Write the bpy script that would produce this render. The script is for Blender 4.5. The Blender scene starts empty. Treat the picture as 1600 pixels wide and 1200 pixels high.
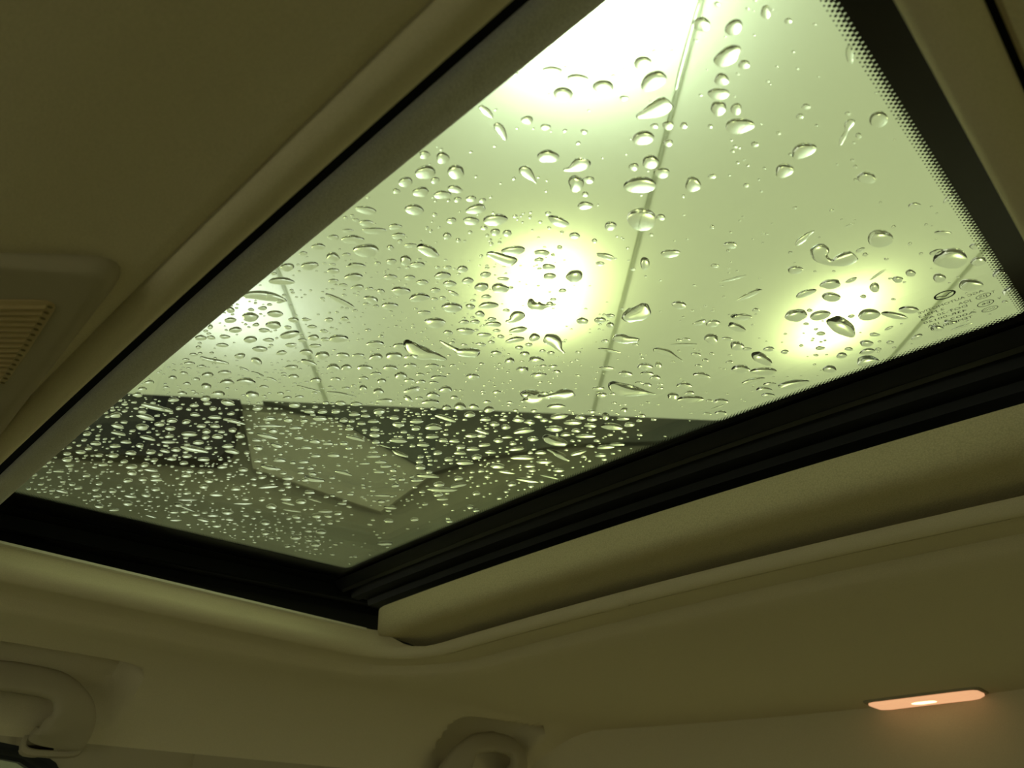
import bpy, bmesh, math, random
from mathutils import Matrix, Vector

sc = bpy.context.scene
COL = sc.collection
ZG = 1.50          # height of the sunroof glass above the ground
PI = math.pi

# ------------------------------------------------------------------ camera
cam_d = bpy.data.cameras.new('camera')
cam = bpy.data.objects.new('camera', cam_d); COL.objects.link(cam)
right = Vector((0.72562361, 0.68726829, -0.03365524))
up = Vector((0.36825799, -0.346563, 0.86271672))
fwd = Vector((-0.58125418, 0.63840144, 0.50456633))
m = Matrix((right, up, -fwd)).transposed().to_4x4()
m.translation = Vector((0.4163, -0.1695, ZG - 0.2950))
cam.matrix_world = m
cam_d.sensor_fit = 'HORIZONTAL'; cam_d.sensor_width = 36.0
cam_d.lens = 1183.0 / 1600.0 * 36.0
cam_d.clip_start = 0.01
cam_d.dof.use_dof = True
cam_d.dof.focus_distance = 0.62
cam_d.dof.aperture_fstop = 12.0
sc.camera = cam

# ------------------------------------------------------------------ world, exposure
w = bpy.data.worlds.new('world'); sc.world = w; w.use_nodes = True
bg = w.node_tree.nodes['Background']
bg.inputs[0].default_value = (0.58, 0.60, 0.41, 1); bg.inputs[1].default_value = 1.75
sc.view_settings.view_transform = 'Standard'; sc.view_settings.look = 'None'
sc.view_settings.exposure = 0.0; sc.view_settings.gamma = 1.0
sc.view_settings.use_curve_mapping = False
try:
    sc.cycles.use_denoising = True
    sc.cycles.max_bounces = 14; sc.cycles.transmission_bounces = 12
    sc.cycles.transparent_max_bounces = 24; sc.cycles.diffuse_bounces = 5
    sc.cycles.caustics_reflective = False
except Exception:
    pass

# lamps above the translucent ceiling panels: only those whose glow the photograph shows
# (name, across, along, length, width, watts, colour, height above the panels); base light of the panels is the open sky above them
CU = Vector((0.704, 0.710, 0)); CV = Vector((-0.710, 0.704, 0))   # across / along the panel seams
ZC = ZG + 1.50
def uv(u, v, z=0.0):
    p = CU * u + CV * v; p.z = z; return p
LAMPS = [('ceiling_lamp_top_offscreen', 0.46, 0.66, 0.45, 0.26, 20, (0.88, 1.0, 0.88), .20),   # its glow enters at the top edge
         ('ceiling_lamp_light', 0.44, 1.96, 0.46, 0.10, 9.5, (0.95, 1.0, 0.52), .15),
         ('ceiling_lamp_light', 1.68, 2.15, 0.40, 0.08, 6.5, (0.95, 1.0, 0.52), .15),
         ('ceiling_lamp_light', -0.80, 2.02, 0.24, 0.20, 4.2, (0.84, 0.86, 1.0), .30)]
for (nm, u, v, ln, wd, pw, colr, hh) in LAMPS:
    ld = bpy.data.lights.new(nm, 'AREA'); ld.shape = 'RECTANGLE'
    ld.size = wd; ld.size_y = ln; ld.energy = pw; ld.color = colr
    lo = bpy.data.objects.new(nm, ld); COL.objects.link(lo)
    lo.location = uv(u, v, ZC + hh); lo.rotation_euler = (0, 0, math.atan2(CU.y, CU.x))

# ------------------------------------------------------------------ helpers
def crown(x): return 0.05 * (0.39 ** 2 - x * x)
def tz(x, y, dz=0.0): return ZG - 0.03 - 0.05 * y + crown(x) + dz     # interior trim surface
def gz(x, dz=0.0): return ZG + crown(x) + dz                           # glass surface

def mesh_obj(name, verts, faces, mat, parent=None, smooth=True, loc=None):
    me = bpy.data.meshes.new(name)
    me.from_pydata([tuple(v) for v in verts], [], faces); me.update()
    if smooth:
        for p in me.polygons: p.use_smooth = True
    me.materials.append(mat)
    o = bpy.data.objects.new(name, me); COL.objects.link(o)
    if parent is not None: o.parent = parent
    return o
def empty(name, loc=(0, 0, 0)):
    o = bpy.data.objects.new(name, None); COL.objects.link(o); o.location = loc; return o
def child(o, parent):
    o.parent = parent
    o.matrix_parent_inverse = Matrix.Translation(parent.location).inverted()
    return o
def tag(o, label=None, cat=None, group=None, kind=None):
    if label: o['label'] = label
    if cat: o['category'] = cat
    if group: o['group'] = group
    if kind: o['kind'] = kind
    return o
def sharp(o, deg=35):
    me = o.data
    bm = bmesh.new(); bm.from_mesh(me)
    bmesh.ops.recalc_face_normals(bm, faces=bm.faces)
    for e in bm.edges:
        if len(e.link_faces) == 2 and e.calc_face_angle(0) > math.radians(deg): e.smooth = False
    bm.to_mesh(me); bm.free()
    return o
def grid_faces(nu, nv, close_u=False, flip=False):
    f = []
    for i in range(nu if close_u else nu - 1):
        for j in range(nv - 1):
            a = i * nv + j; b = ((i + 1) % nu) * nv + j
            q = (a, b, b + 1, a + 1)
            f.append(q[::-1] if flip else q)
    return f
def loft(name, rings, mat, parent=None, closed_ring=True, caps=True, smooth=True, close_path=False):
    n = len(rings[0]); vs = [p for r in rings for p in r]; fs = []
    k = len(rings)
    for i in range(k if close_path else k - 1):
        for j in range(n if closed_ring else n - 1):
            a = i * n + j; b = i * n + (j + 1) % n; i2 = (i + 1) % k
            fs.append((a, b, i2 * n + (j + 1) % n, i2 * n + j))
    if caps and closed_ring and not close_path:
        fs.append(tuple(range(n))[::-1]); fs.append(tuple((k - 1) * n + j for j in range(n)))
    o = mesh_obj(name, vs, fs, mat, parent, smooth)
    return sharp(o, 40)
def box(name, x0, x1, y0, y1, z0, z1, mat, parent=None, bev=0.0):
    bm = bmesh.new(); bmesh.ops.create_cube(bm, size=1)
    for v in bm.verts:
        v.co = Vector((x0 + (v.co.x + .5) * (x1 - x0), y0 + (v.co.y + .5) * (y1 - y0), z0 + (v.co.z + .5) * (z1 - z0)))
    if bev: bmesh.ops.bevel(bm, geom=list(bm.edges), offset=bev, segments=3, profile=0.5, affect='EDGES')
    me = bpy.data.meshes.new(name); bm.to_mesh(me); bm.free(); me.materials.append(mat)
    for p in me.polygons: p.use_smooth = bool(bev)
    o = bpy.data.objects.new(name, me); COL.objects.link(o)
    if parent is not None: o.parent = parent
    return o

# ------------------------------------------------------------------ materials
def new_mat(name):
    mt = bpy.data.materials.new(name); mt.use_nodes = True
    nt = mt.node_tree; return mt, nt, nt.nodes['Principled BSDF']
def plain(name, col, rough=0.6, spec=0.3, metal=0.0):
    mt, nt, b = new_mat(name)
    b.inputs['Base Color'].default_value = (*col, 1); b.inputs['Roughness'].default_value = rough
    b.inputs['Specular IOR Level'].default_value = spec; b.inputs['Metallic'].default_value = metal
    return mt
def fabric(name, c1, c2, scale=900, bump=0.25, weave=False):
    mt, nt, b = new_mat(name); N = nt.nodes; L = nt.links
    tc = N.new('ShaderNodeTexCoord')
    nz = N.new('ShaderNodeTexNoise'); nz.inputs['Scale'].default_value = scale; nz.inputs['Detail'].default_value = 3
    L.new(tc.outputs['Object'], nz.inputs['Vector'])
    rp = N.new('ShaderNodeValToRGB'); rp.color_ramp.elements[0].position = 0.3; rp.color_ramp.elements[1].position = 0.7
    rp.color_ramp.elements[0].color = (*c1, 1); rp.color_ramp.elements[1].color = (*c2, 1)
    L.new(nz.outputs['Fac'], rp.inputs['Fac'])
    L.new(rp.outputs['Color'], b.inputs['Base Color'])
    h = nz.outputs['Fac']
    if weave:
        wv = N.new('ShaderNodeTexVoronoi'); wv.inputs['Scale'].default_value = weave
        L.new(tc.outputs['Object'], wv.inputs['Vector']); h = wv.outputs['Distance']
        mx = N.new('ShaderNodeMix'); mx.data_type = 'RGBA'; mx.blend_type = 'MULTIPLY'; mx.inputs['Factor'].default_value = 0.35
        L.new(rp.outputs['Color'], mx.inputs['A'])
        r2 = N.new('ShaderNodeValToRGB'); L.new(wv.outputs['Distance'], r2.inputs['Fac'])
        r2.color_ramp.elements[0].color = (1, 1, 1, 1); r2.color_ramp.elements[1].color = (.35, .35, .35, 1)
        L.new(r2.outputs['Color'], mx.inputs['B']); L.new(mx.outputs['Result'], b.inputs['Base Color'])
    bp = N.new('ShaderNodeBump'); bp.inputs['Strength'].default_value = bump; bp.inputs['Distance'].default_value = 0.0006
    L.new(h, bp.inputs['Height']); L.new(bp.outputs['Normal'], b.inputs['Normal'])
    b.inputs['Roughness'].default_value = 0.95; b.inputs['Specular IOR Level'].default_value = 0.1
    return mt

M = {}
M['liner'] = fabric('headliner_cloth', (.56, .49, .33), (.64, .56, .39), 1100, .3)
M['shade'] = fabric('shade_cloth', (.56, .49, .30), (.64, .56, .36), 1100, .4, weave=700)
M['welt'] = fabric('welt_cloth', (.58, .51, .34), (.66, .58, .41), 1300, .2)
M['strip'] = fabric('strip_cloth', (.62, .61, .56), (.72, .71, .66), 1300, .3, weave=900)
M['rail'] = plain('rail_plastic', (.70, .66, .52), .3, .5)
M['plastic'] = fabric('grained_plastic', (.36, .31, .215), (.40, .345, .24), 2500, .15)
M['black'] = plain('black_frame', (.010, .011, .010), .85, .1)
M['gasket'] = plain('black_rubber', (.009, .010, .012), .5, .30)
M['frit'] = plain('black_enamel', (.006, .007, .010), .25, .5)
M['print'] = plain('dark_print', (.02, .025, .02), .6, .2)
M['steel'] = plain('dark_rail_metal', (.05, .05, .045), .35, .5, .6)
M['lens'] = plain('lens_plastic', (.42, .31, .15), .35, .5)
M['floor'] = fabric('concrete', (.40, .38, .30), (.50, .48, .38), 6, .2)

def glass_pane_mat(name, tint):
    mt = bpy.data.materials.new(name); mt.use_nodes = True; nt = mt.node_tree; N = nt.nodes; L = nt.links
    for n in list(N): N.remove(n)
    out = N.new('ShaderNodeOutputMaterial'); mix = N.new('ShaderNodeMixShader')
    tr = N.new('ShaderNodeBsdfTransparent'); tr.inputs[0].default_value = (*tint, 1)
    gl = N.new('ShaderNodeBsdfGlossy'); gl.inputs['Roughness'].default_value = 0.0
    lw = N.new('ShaderNodeLayerWeight'); lw.inputs['Blend'].default_value = 0.5      # Schlick, same from both faces
    pw = N.new('ShaderNodeMath'); pw.operation = 'POWER'; pw.inputs[1].default_value = 5.0
    ma = N.new('ShaderNodeMath'); ma.operation = 'MULTIPLY_ADD'; ma.inputs[1].default_value = 0.96; ma.inputs[2].default_value = 0.04
    L.new(lw.outputs['Facing'], pw.inputs[0]); L.new(pw.outputs[0], ma.inputs[0]); L.new(ma.outputs[0], mix.inputs[0]); L.new(tr.outputs[0], mix.inputs[1]); L.new(gl.outputs[0], mix.inputs[2])
    L.new(mix.outputs[0], out.inputs['Surface'])
    return mt
M['glass'] = glass_pane_mat('tinted_glass', (.94, .97, .93))
def water_mat():
    mt = bpy.data.materials.new('water'); mt.use_nodes = True; nt = mt.node_tree; N = nt.nodes; L = nt.links
    for n in list(N): N.remove(n)
    out = N.new('ShaderNodeOutputMaterial')
    g = N.new('ShaderNodeBsdfGlass'); g.inputs['IOR'].default_value = 1.33; g.inputs['Roughness'].default_value = 0.0
    L.new(g.outputs[0], out.inputs['Surface'])
    return mt
M['water'] = water_mat()
def panel_mat(name='translucent_panel', k=1.0):
    mt = bpy.data.materials.new(name); mt.use_nodes = True; nt = mt.node_tree; N = nt.nodes; L = nt.links
    for n in list(N): N.remove(n)
    out = N.new('ShaderNodeOutputMaterial'); ad = N.new('ShaderNodeMixShader'); ad.inputs[0].default_value = 0.3
    t = N.new('ShaderNodeBsdfTranslucent'); t.inputs[0].default_value = (.85 * k, .88 * k, .77 * k, 1)
    d = N.new('ShaderNodeBsdfDiffuse'); d.inputs[0].default_value = (.72 * k, .76 * k, .60 * k, 1)
    L.new(t.outputs[0], ad.inputs[1]); L.new(d.outputs[0], ad.inputs[2]); L.new(ad.outputs[0], out.inputs['Surface'])
    return mt
M['panel'] = panel_mat()
def emit(name, col, s):
    mt, nt, b = new_mat(name)
    b.inputs['Base Color'].default_value = (*col, 1)
    b.inputs['Emission Color'].default_value = (*col, 1); b.inputs['Emission Strength'].default_value = s
    return mt
# raindrops on the glass, 1/100 mm: centre x y, half axis A x y, half axis B x y (largest first)
DROPS = '''
36884 29523 836 805 -312 1057
25059 12977 232 925 -766 577
28776 32405 277 1672 -628 750
26608 10605 716 544 -330 538
34211 6592 620 54 -60 512
31025 5400 680 71 -89 475
34418 24471 523 505 -344 928
32596 10646 534 515 -247 451
34187 14470 566 141 -123 578
11535 3473 508 511 -550 416
37812 15093 316 302 -215 579
36954 33438 572 551 -218 791
28673 7938 388 377 -281 404
18984 7031 491 486 -359 365
27068 28743 554 546 -363 769
35155 5473 374 40 -40 403
18949 1767 367 361 -403 350
29125 4006 329 318 -256 335
24370 5492 396 387 -298 343
30770 32242 547 535 -294 767
38893 36173 639 285 -116 736
27496 3006 348 337 -244 291
32808 15119 477 114 -123 520
32849 8174 366 353 -184 319
24168 8052 324 317 -372 457
34223 4364 276 264 -188 312
22441 37969 1156 386 -247 668
28218 38576 613 607 -336 872
14161 6109 194 739 -423 226
22555 32436 211 1156 -494 571
20130 2880 332 327 -369 343
28725 12582 291 283 -335 544
27996 9573 343 333 -265 389
32407 8939 292 282 -217 376
31229 4196 289 278 -202 290
35807 18755 345 332 -192 498
17846 9789 498 495 -317 336
8701 11530 535 548 -447 397
28537 2812 372 359 -172 212
18873 14383 377 376 -431 527
21758 34373 724 728 -305 592
16329 3203 387 384 -336 284
28273 29930 656 311 -203 592
30324 26880 583 337 -185 536
10844 11142 500 509 -415 382
21500 9709 245 649 -308 232
5380 1467 606 620 -328 204
11791 2282 460 461 -333 245
18834 5630 491 358 -251 283
15149 34235 907 691 -317 549
10149 8838 459 467 -385 329
32024 33606 563 1056 -177 371
33381 7543 250 240 -176 307
29758 28327 446 437 -237 553
38743 33480 431 414 -143 581
27964 1645 306 296 -174 202
6229 5394 50 1215 -263 101
14618 11917 381 384 -392 403
13312 2707 531 530 -227 175
14369 1328 273 466 -307 180
9856 7518 444 452 -355 291
17648 2547 316 313 -297 254
27980 10653 321 312 -203 305
20366 1727 240 235 -316 285
8898 4466 427 433 -339 249
24547 16784 427 420 -219 336
498 2098 404 421 -468 270
20641 32723 513 517 -325 595
38281 10372 121 116 -225 557
477 5157 703 290 -375 323
32997 33597 506 493 -162 477
3301 12235 394 412 -531 428
7496 33545 614 949 -392 482
2414 7912 450 469 -432 307
7907 1868 357 362 -372 247
18335 3523 325 321 -260 234
38076 31049 402 228 -104 524
17645 1472 265 262 -306 253
23351 27182 264 893 -280 331
21277 27187 383 384 -344 584
12743 12729 471 477 -291 292
28702 26707 634 72 -106 410
17940 6112 332 329 -259 250
-7309 6273 511 552 -460 264
25945 24198 947 -14 -72 274
9613 2390 294 297 -386 270
33005 9582 195 188 -187 338
12973 8354 370 373 -310 280
36516 5767 143 137 -164 321
24248 26231 484 480 -210 386
22119 29417 380 381 -318 577
13869 10968 337 340 -336 331
29348 23792 360 352 -190 402
9914 3901 419 424 -260 192
23447 9752 298 293 -216 271
10276 20290 438 451 -361 403
35722 31160 325 314 -158 516
22846 16493 227 224 -352 509
742 3724 390 406 -388 237
9412 13768 437 448 -315 299
6835 957 317 322 -346 218
-13287 32017 1022 1189 -382 344
8052 8033 369 377 -335 268
12498 5733 259 261 -366 303
21522 14189 259 591 -210 195
20383 35149 818 287 -169 409
-228 8372 369 389 -449 307
21924 21895 228 548 -285 324
19156 3726 174 381 -246 154
1974 3094 383 397 -346 212
3671 10214 412 428 -359 278
11108 17103 617 374 -237 295
15540 27033 412 420 -326 471
2248 11359 365 383 -433 335
333 16473 658 343 -358 359
12122 16306 613 279 -226 308
18923 11180 321 319 -237 268
1540 28432 808 457 -334 412
38648 23557 439 -238 19 273
34546 7527 184 176 -130 241
-3352 22028 543 592 -421 372
7770 6716 173 506 -321 176
-1062 9945 331 350 -487 342
25617 37710 363 361 -268 624
23427 12148 270 266 -216 287
22393 25510 353 352 -247 421
-17893 3184 79 727 -474 154
1460 14399 351 371 -458 376
-157 18854 496 530 -376 330
17936 31397 342 673 -281 386
6526 27004 537 566 -321 375
30036 8131 226 218 -145 222
32275 29273 264 257 -195 516
25203 2966 196 191 -192 210
8896 22113 422 438 -335 375
490 11688 419 443 -362 273
-8424 5281 339 367 -512 281
-8821 7674 349 380 -531 309
3652 30144 519 555 -380 442
1783 13118 374 394 -392 314
5503 28625 666 444 -303 394
9814 1218 308 311 -251 170
987 21126 336 359 -519 486
27607 18680 322 315 -155 277
13514 1976 299 299 -223 169
2251 18359 384 407 -409 371
11406 14575 379 387 -269 273
-1937 3505 309 325 -416 241
-2433 32517 774 854 -302 327
17745 13257 309 309 -233 269
863 18218 377 401 -424 374
28771 37142 515 274 -134 423
5580 30381 536 570 -321 390
16064 31797 474 485 -249 395
-2577 4642 360 380 -362 214
12698 6530 306 308 -245 208
29171 35950 374 368 -178 461
13951 3982 291 291 -226 184
-11609 28582 506 1008 -388 310
20324 37160 452 458 -239 464
12294 17864 279 285 -358 398
19861 922 204 201 -213 184
37351 26585 399 384 -73 239
-1754 8216 145 582 -357 174
5200 18544 387 405 -341 330
18315 12492 304 303 -215 247
8601 20584 366 380 -332 359
16760 36414 472 484 -255 443
-6913 29169 614 688 -380 360
-11274 6913 97 586 -449 182
-660 7285 329 347 -374 247
-10493 5662 383 419 -423 227
4064 13258 378 394 -315 265
13841 26862 407 417 -270 372
33628 37447 383 373 -128 412
-14425 12369 214 866 -363 177
12682 9239 292 295 -254 232
14441 3345 264 264 -220 178
14420 32688 355 366 -329 507
24842 8324 215 210 -175 222
-7463 21437 384 706 -376 279
817 9472 334 351 -349 251
10530 6119 311 315 -236 189
-19764 3754 355 404 -535 239
-1570 2152 325 341 -324 181
16044 18718 273 276 -285 355
19467 26506 725 730 -110 175
13721 9858 266 268 -259 247
8198 5296 290 295 -266 198
14339 8810 269 270 -238 224
-4172 5323 -43 503 -406 132
15013 23132 449 876 -149 162
38362 29317 278 267 -88 326
34547 29315 240 232 -140 414
8510 3199 289 293 -236 166
4670 11619 323 336 -304 248
36942 22861 266 256 -85 255
-18417 7250 457 520 -397 199
-5372 32119 505 565 -403 412
36439 28217 352 101 -54 310
27156 9234 176 171 -172 242
-1656 14653 309 331 -416 324
16976 19518 282 284 -247 321
-5828 36788 484 1419 -258 244
-3212 7663 337 358 -341 218
-8420 3676 315 340 -394 206
-10044 4420 274 298 -482 251
26059 21855 783 258 -54 144
4654 33340 635 680 -233 291
-2531 15990 438 471 -302 239
-8645 13899 413 454 -367 250
-404 10642 284 301 -385 279
33703 29444 260 252 -128 365
21379 11322 235 232 -186 228
2256 23263 287 306 -451 451
18247 7781 208 206 -222 226
29394 9112 184 178 -134 205
-19112 11619 246 624 -432 209
1325 6570 277 289 -333 223
3278 16669 414 436 -260 233
-7260 4447 315 339 -365 199
4494 36545 681 527 -243 338
-3552 10061 308 329 -374 253
14967 10243 248 249 -225 224
-766 1324 277 289 -305 168
11553 7908 274 277 -220 190
3096 13992 316 332 -309 259
-4320 16812 342 372 -387 302
-19129 1296 317 357 -461 192
8803 18936 272 281 -324 340
21759 24736 488 148 -117 272
-8061 11027 310 338 -422 271
9975 15046 340 349 -224 222
19243 4859 201 198 -186 179
-23870 18258 933 672 -304 202
-11353 32475 826 465 -324 339
-4116 914 261 276 -342 176
-11814 5275 289 317 -434 226
9058 10198 315 322 -218 188
4224 15174 347 363 -267 235
466 22736 321 344 -385 369
15037 28087 368 376 -219 318
27140 36344 302 299 -178 427
-12540 11539 695 775 -209 127
-1643 34754 544 600 -302 343
25565 3937 178 174 -137 157
13303 25088 381 390 -210 276
15124 29069 320 327 -250 370
11146 1372 236 237 -204 143
-4378 4077 272 289 -348 196
2652 26506 383 410 -314 336
20100 38298 382 388 -203 399
34569 37350 355 345 -94 317
11778 5184 231 233 -223 179
-29738 37523 536 694 -578 458
18681 8351 201 199 -200 209
11636 13014 239 243 -262 257
11346 7016 263 266 -207 173
18873 2516 159 157 -205 181
-4268 8520 266 285 -375 240
1724 21994 295 315 -369 357
10401 28254 297 308 -307 399
8325 31520 222 234 -468 615
325 723 210 218 -336 185
10269 19044 240 247 -310 337
25974 13587 191 187 -156 235
32179 37671 422 -2 -62 358
8879 17388 314 324 -238 243
13785 5040 257 258 -173 145
11782 11963 227 230 -257 247
-3516 20247 406 441 -300 255
-5067 19483 374 409 -333 271
15671 38308 417 430 -206 359
2213 4369 259 269 -266 170
-4831 23144 442 486 -294 259
1327 15360 276 292 -329 275
-20948 2188 152 498 -371 126
1912 35676 949 219 -179 278
6301 31959 406 431 -259 328
-11450 10801 366 405 -329 200
23606 31535 306 305 -164 323
-1945 6025 264 279 -305 190
15448 11358 275 276 -165 171
-955 17132 -81 524 -384 174
-13784 18895 422 480 -345 243
-3930 2448 288 304 -270 146
-593 5967 292 307 -257 164
21097 36614 372 376 -166 328
-17926 15824 384 444 -395 246
-1461 30693 665 373 -236 284
11493 9056 253 256 -198 175
-5233 29147 351 391 -392 382
35536 11813 163 156 -79 172
-17306 9249 329 374 -396 212
68 20430 293 314 -338 307
-190 13824 255 271 -337 265
8394 13013 236 243 -261 238
31485 27407 343 36 -57 267
32956 28007 592 -239 -9 157
-15434 13946 73 608 -363 172
34985 38474 659 42 -28 186
1584 10278 288 303 -254 189
-18328 4600 306 346 -386 180
10142 12921 242 247 -232 219
-6617 23648 404 448 -308 266
-4229 27649 414 457 -302 291
5556 36872 510 547 -213 287
496 7262 294 309 -235 158
7661 3794 245 249 -196 137
-277 3592 262 274 -248 148
-12355 1005 276 302 -326 148
-13720 3559 286 316 -346 167
10894 27189 313 325 -232 300
-22235 10555 372 435 -378 197
-27859 6406 365 436 -404 176
-6056 15550 362 395 -281 207
-20920 18579 398 469 -396 251
-11547 21798 429 485 -310 239
12084 10099 47 441 -193 99
-25119 5139 327 383 -412 179
-2029 13433 227 243 -373 281
17129 20519 212 213 -224 298
29438 5236 153 148 -97 133
-14249 7393 369 411 -286 153
-2403 11111 261 278 -306 216
13336 11941 232 234 -193 192
-2849 2046 271 285 -242 132
3014 27556 342 366 -272 299
12227 1621 234 235 -151 110
-19425 8569 320 367 -381 195
-8157 12545 315 345 -310 207
16420 27588 201 204 -277 413
37022 6830 116 111 -72 149
-28893 15310 452 554 -370 199
9117 33009 370 388 -223 305
-18411 10840 347 397 -352 194
-2368 25652 369 403 -283 273
8905 6625 188 192 -244 191
378 12837 270 286 -271 210
941 26681 310 334 -307 320
19297 28339 277 279 -176 287
-1105 4468 288 303 -220 133
-7801 1932 271 291 -275 137
655 25560 329 355 -284 288
22089 28060 288 288 -146 258
-18501 5583 300 340 -363 174
-10572 9159 298 328 -317 187
772 24358 347 373 -259 257
-25208 2122 318 370 -370 147
8917 15766 252 260 -218 214
1794 16143 268 283 -270 232
-12288 3584 275 302 -311 153
-15965 10630 301 340 -362 205
-26627 4218 295 348 -420 175
10716 13450 224 229 -215 208
7130 31135 345 365 -232 295
-2014 37349 458 508 -260 305
-20481 30954 330 744 -339 251
15702 33222 300 308 -196 315
30062 35144 271 266 -110 290
-22004 7778 290 336 -398 193
-29174 9357 355 429 -389 181
-5657 27357 381 423 -285 268
-24680 3546 301 351 -371 155
-23850 6374 309 360 -375 172
-29230 18521 697 862 -230 131
18657 4370 146 144 -170 159
29799 12783 162 157 -101 173
-13143 28434 433 500 -308 262
-18433 28254 550 653 -273 215
-2924 27823 412 452 -244 242
-13692 1046 256 281 -313 139
10554 21918 272 281 -206 239
29527 7682 140 135 -101 149
-5806 33815 303 874 -224 202
-6008 17528 338 369 -262 202
-15652 8142 273 307 -351 187
-7496 13352 275 301 -308 211
-6694 14145 276 302 -305 216
-4310 18429 285 310 -300 243
10355 2860 196 198 -177 128
-10563 1977 230 250 -316 152
-792 12579 243 258 -278 210
14009 29578 261 269 -215 312
-16506 6010 248 279 -377 188
-27426 8011 223 649 -281 111
-1395 28161 330 360 -283 290
10235 22727 230 238 -242 284
-20989 6630 387 446 -267 127
-11451 13286 396 441 -233 150
20840 14508 214 212 -130 168
-4598 21076 282 308 -310 263
-33928 14710 -254 1132 -259 91
1963 2159 202 209 -228 136
-18031 8516 246 280 -399 208
-30986 7390 297 362 -431 186
-27838 13475 311 377 -430 224
33114 24722 265 36 -43 222
-14867 5953 295 330 -286 145
-4147 25244 337 371 -270 250
3613 31745 343 369 -236 282
-474 32968 355 389 -265 299
3038 37697 363 394 -253 328
-31840 13749 618 767 -231 116
-22497 22102 388 465 -350 234
-34419 9116 112 591 -367 134
-35820 17552 114 677 -401 179
-3706 37834 331 1182 -168 162
-7624 2779 228 245 -276 142
10580 18096 237 243 -197 212
17823 19596 226 227 -156 207
26405 34161 247 245 -129 293
-15370 9613 256 288 -354 197
-7531 15555 261 286 -315 227
-27730 1820 270 318 -386 148
-21971 14367 297 349 -390 223
-33209 10178 295 367 -458 208
-12548 24010 416 475 -264 209
4770 21664 237 249 -263 269
24007 9050 146 144 -128 161
-12079 23062 366 416 -288 226
-25492 21292 377 459 -367 232
-7402 27531 338 379 -297 272
8648 923 175 177 -182 119
17335 15015 193 193 -162 192
-25765 26304 552 680 -269 186
8602 5950 208 212 -174 133
2394 5723 219 228 -210 141
-7153 7701 250 270 -266 159
-19882 6173 263 300 -347 166
-16397 7303 261 295 -326 169
-23899 878 254 293 -356 138
-4757 24427 291 320 -297 268
-3587 1415 209 221 -245 129
1688 7303 216 225 -228 157
-9617 3352 223 242 -292 148
4776 31810 273 292 -270 331
-23200 5076 243 282 -397 176
-8468 16820 255 282 -326 238
-23319 3939 311 360 -303 130
-12113 17115 336 378 -273 190
-22584 9114 294 343 -345 172
-23978 8359 294 344 -351 169
-26416 16120 317 383 -393 221
-4680 26542 319 353 -277 260
-22875 7162 81 433 -343 129
10145 31718 220 230 -267 365
19579 5405 147 145 -138 137
-7428 9953 246 268 -274 173
-13460 5171 242 268 -300 152
-22633 12597 325 383 -324 176
-14120 16177 325 369 -282 187
-14956 17766 331 378 -291 197
-16783 17676 333 384 -302 199
-7057 25798 286 320 -317 283
-3616 29357 349 385 -252 253
24275 32779 229 228 -140 288
2410 16938 269 284 -210 186
-32811 1854 335 407 -317 115
-5653 16411 281 307 -257 195
-26371 22040 101 708 -322 171
-37220 3744 40 542 -343 99
486 6196 215 225 -214 140
-9391 2285 220 238 -265 131
-10686 3181 224 244 -276 137
13784 8026 195 196 -144 131
-27794 23435 294 944 -227 130
-24110 9568 276 325 -356 177
1770 19765 226 241 -260 241
-37530 15349 402 519 -341 167
-15143 33690 442 521 -268 241
-29017 4277 288 344 -337 137
-23728 33329 361 446 -391 312
2608 15364 225 237 -224 192
7759 4487 206 209 -155 111
4265 27310 273 291 -222 249
22450 30380 246 246 -125 232
-32234 4046 259 315 -391 152
-34252 7322 267 332 -417 174
-31350 10289 272 335 -407 189
2504 6634 199 207 -204 140
-3270 34463 365 405 -235 258
18037 7059 145 144 -141 140
-6674 10580 237 257 -249 161
11736 20327 212 217 -180 208
4141 28183 265 282 -225 255
27910 35810 219 216 -113 279
-26515 2028 219 257 -379 148
-25230 7301 229 270 -388 179
-24859 11680 238 283 -401 208
-34068 17725 384 488 -329 176
35190 3982 99 95 -58 100
11352 18298 189 193 -193 212
19929 25987 220 221 -131 209
2826 4922 182 188 -198 130
7346 24639 219 229 -216 246
-14004 24375 326 376 -273 213
1170 4591 175 182 -215 136
-27358 3255 253 299 -324 130
-25464 10792 269 320 -336 169
-35489 4570 262 325 -377 144
-7003 17007 264 290 -243 182
-15698 12105 263 298 -281 166
-36502 19496 320 414 -390 210
11040 4705 160 161 -152 118
-6467 1569 214 229 -204 103
10671 16056 185 189 -177 183
-292 17762 204 218 -249 213
-31046 2109 243 292 -343 127
-38695 9340 329 422 -331 139
-22816 26374 365 443 -292 210
-21549 35234 312 382 -382 323
9671 16083 196 201 -168 169
-3012 12454 226 242 -210 152
13752 28830 239 246 -154 219
-28785 1067 229 271 -326 120
-30284 12969 256 314 -372 186
-23938 23650 -55 940 -207 106
-51 2841 164 171 -209 123
-2427 746 129 135 -272 143
-13357 22149 319 365 -235 177
31134 35011 318 8 -38 198
10720 9671 171 174 -150 133
13195 14005 176 179 -146 152
11002 15307 183 187 -159 163
18546 29916 202 205 -145 238
-28152 28594 251 315 -447 313
14759 37582 248 256 -162 273
-34852 5965 233 289 -378 151
21513 8774 135 133 -107 123
-372 28256 340 369 -161 168
-33352 5664 221 272 -368 148
11205 9960 162 165 -148 134
13299 1400 141 141 -122 90
-35662 14262 261 332 -369 180
19365 29561 170 172 -152 255
15967 37125 612 17 -61 156
-35059 430 202 247 -361 122
-34924 16274 288 367 -330 169
-34012 19642 295 377 -334 185
10085 21333 178 183 -176 200
-31557 448 220 264 -306 107
3622 35350 260 281 -199 252
-12244 2272 177 194 -236 111
-3835 35439 283 315 -213 236
-38108 12917 -20 699 -218 79
11485 19654 172 177 -150 170
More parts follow.
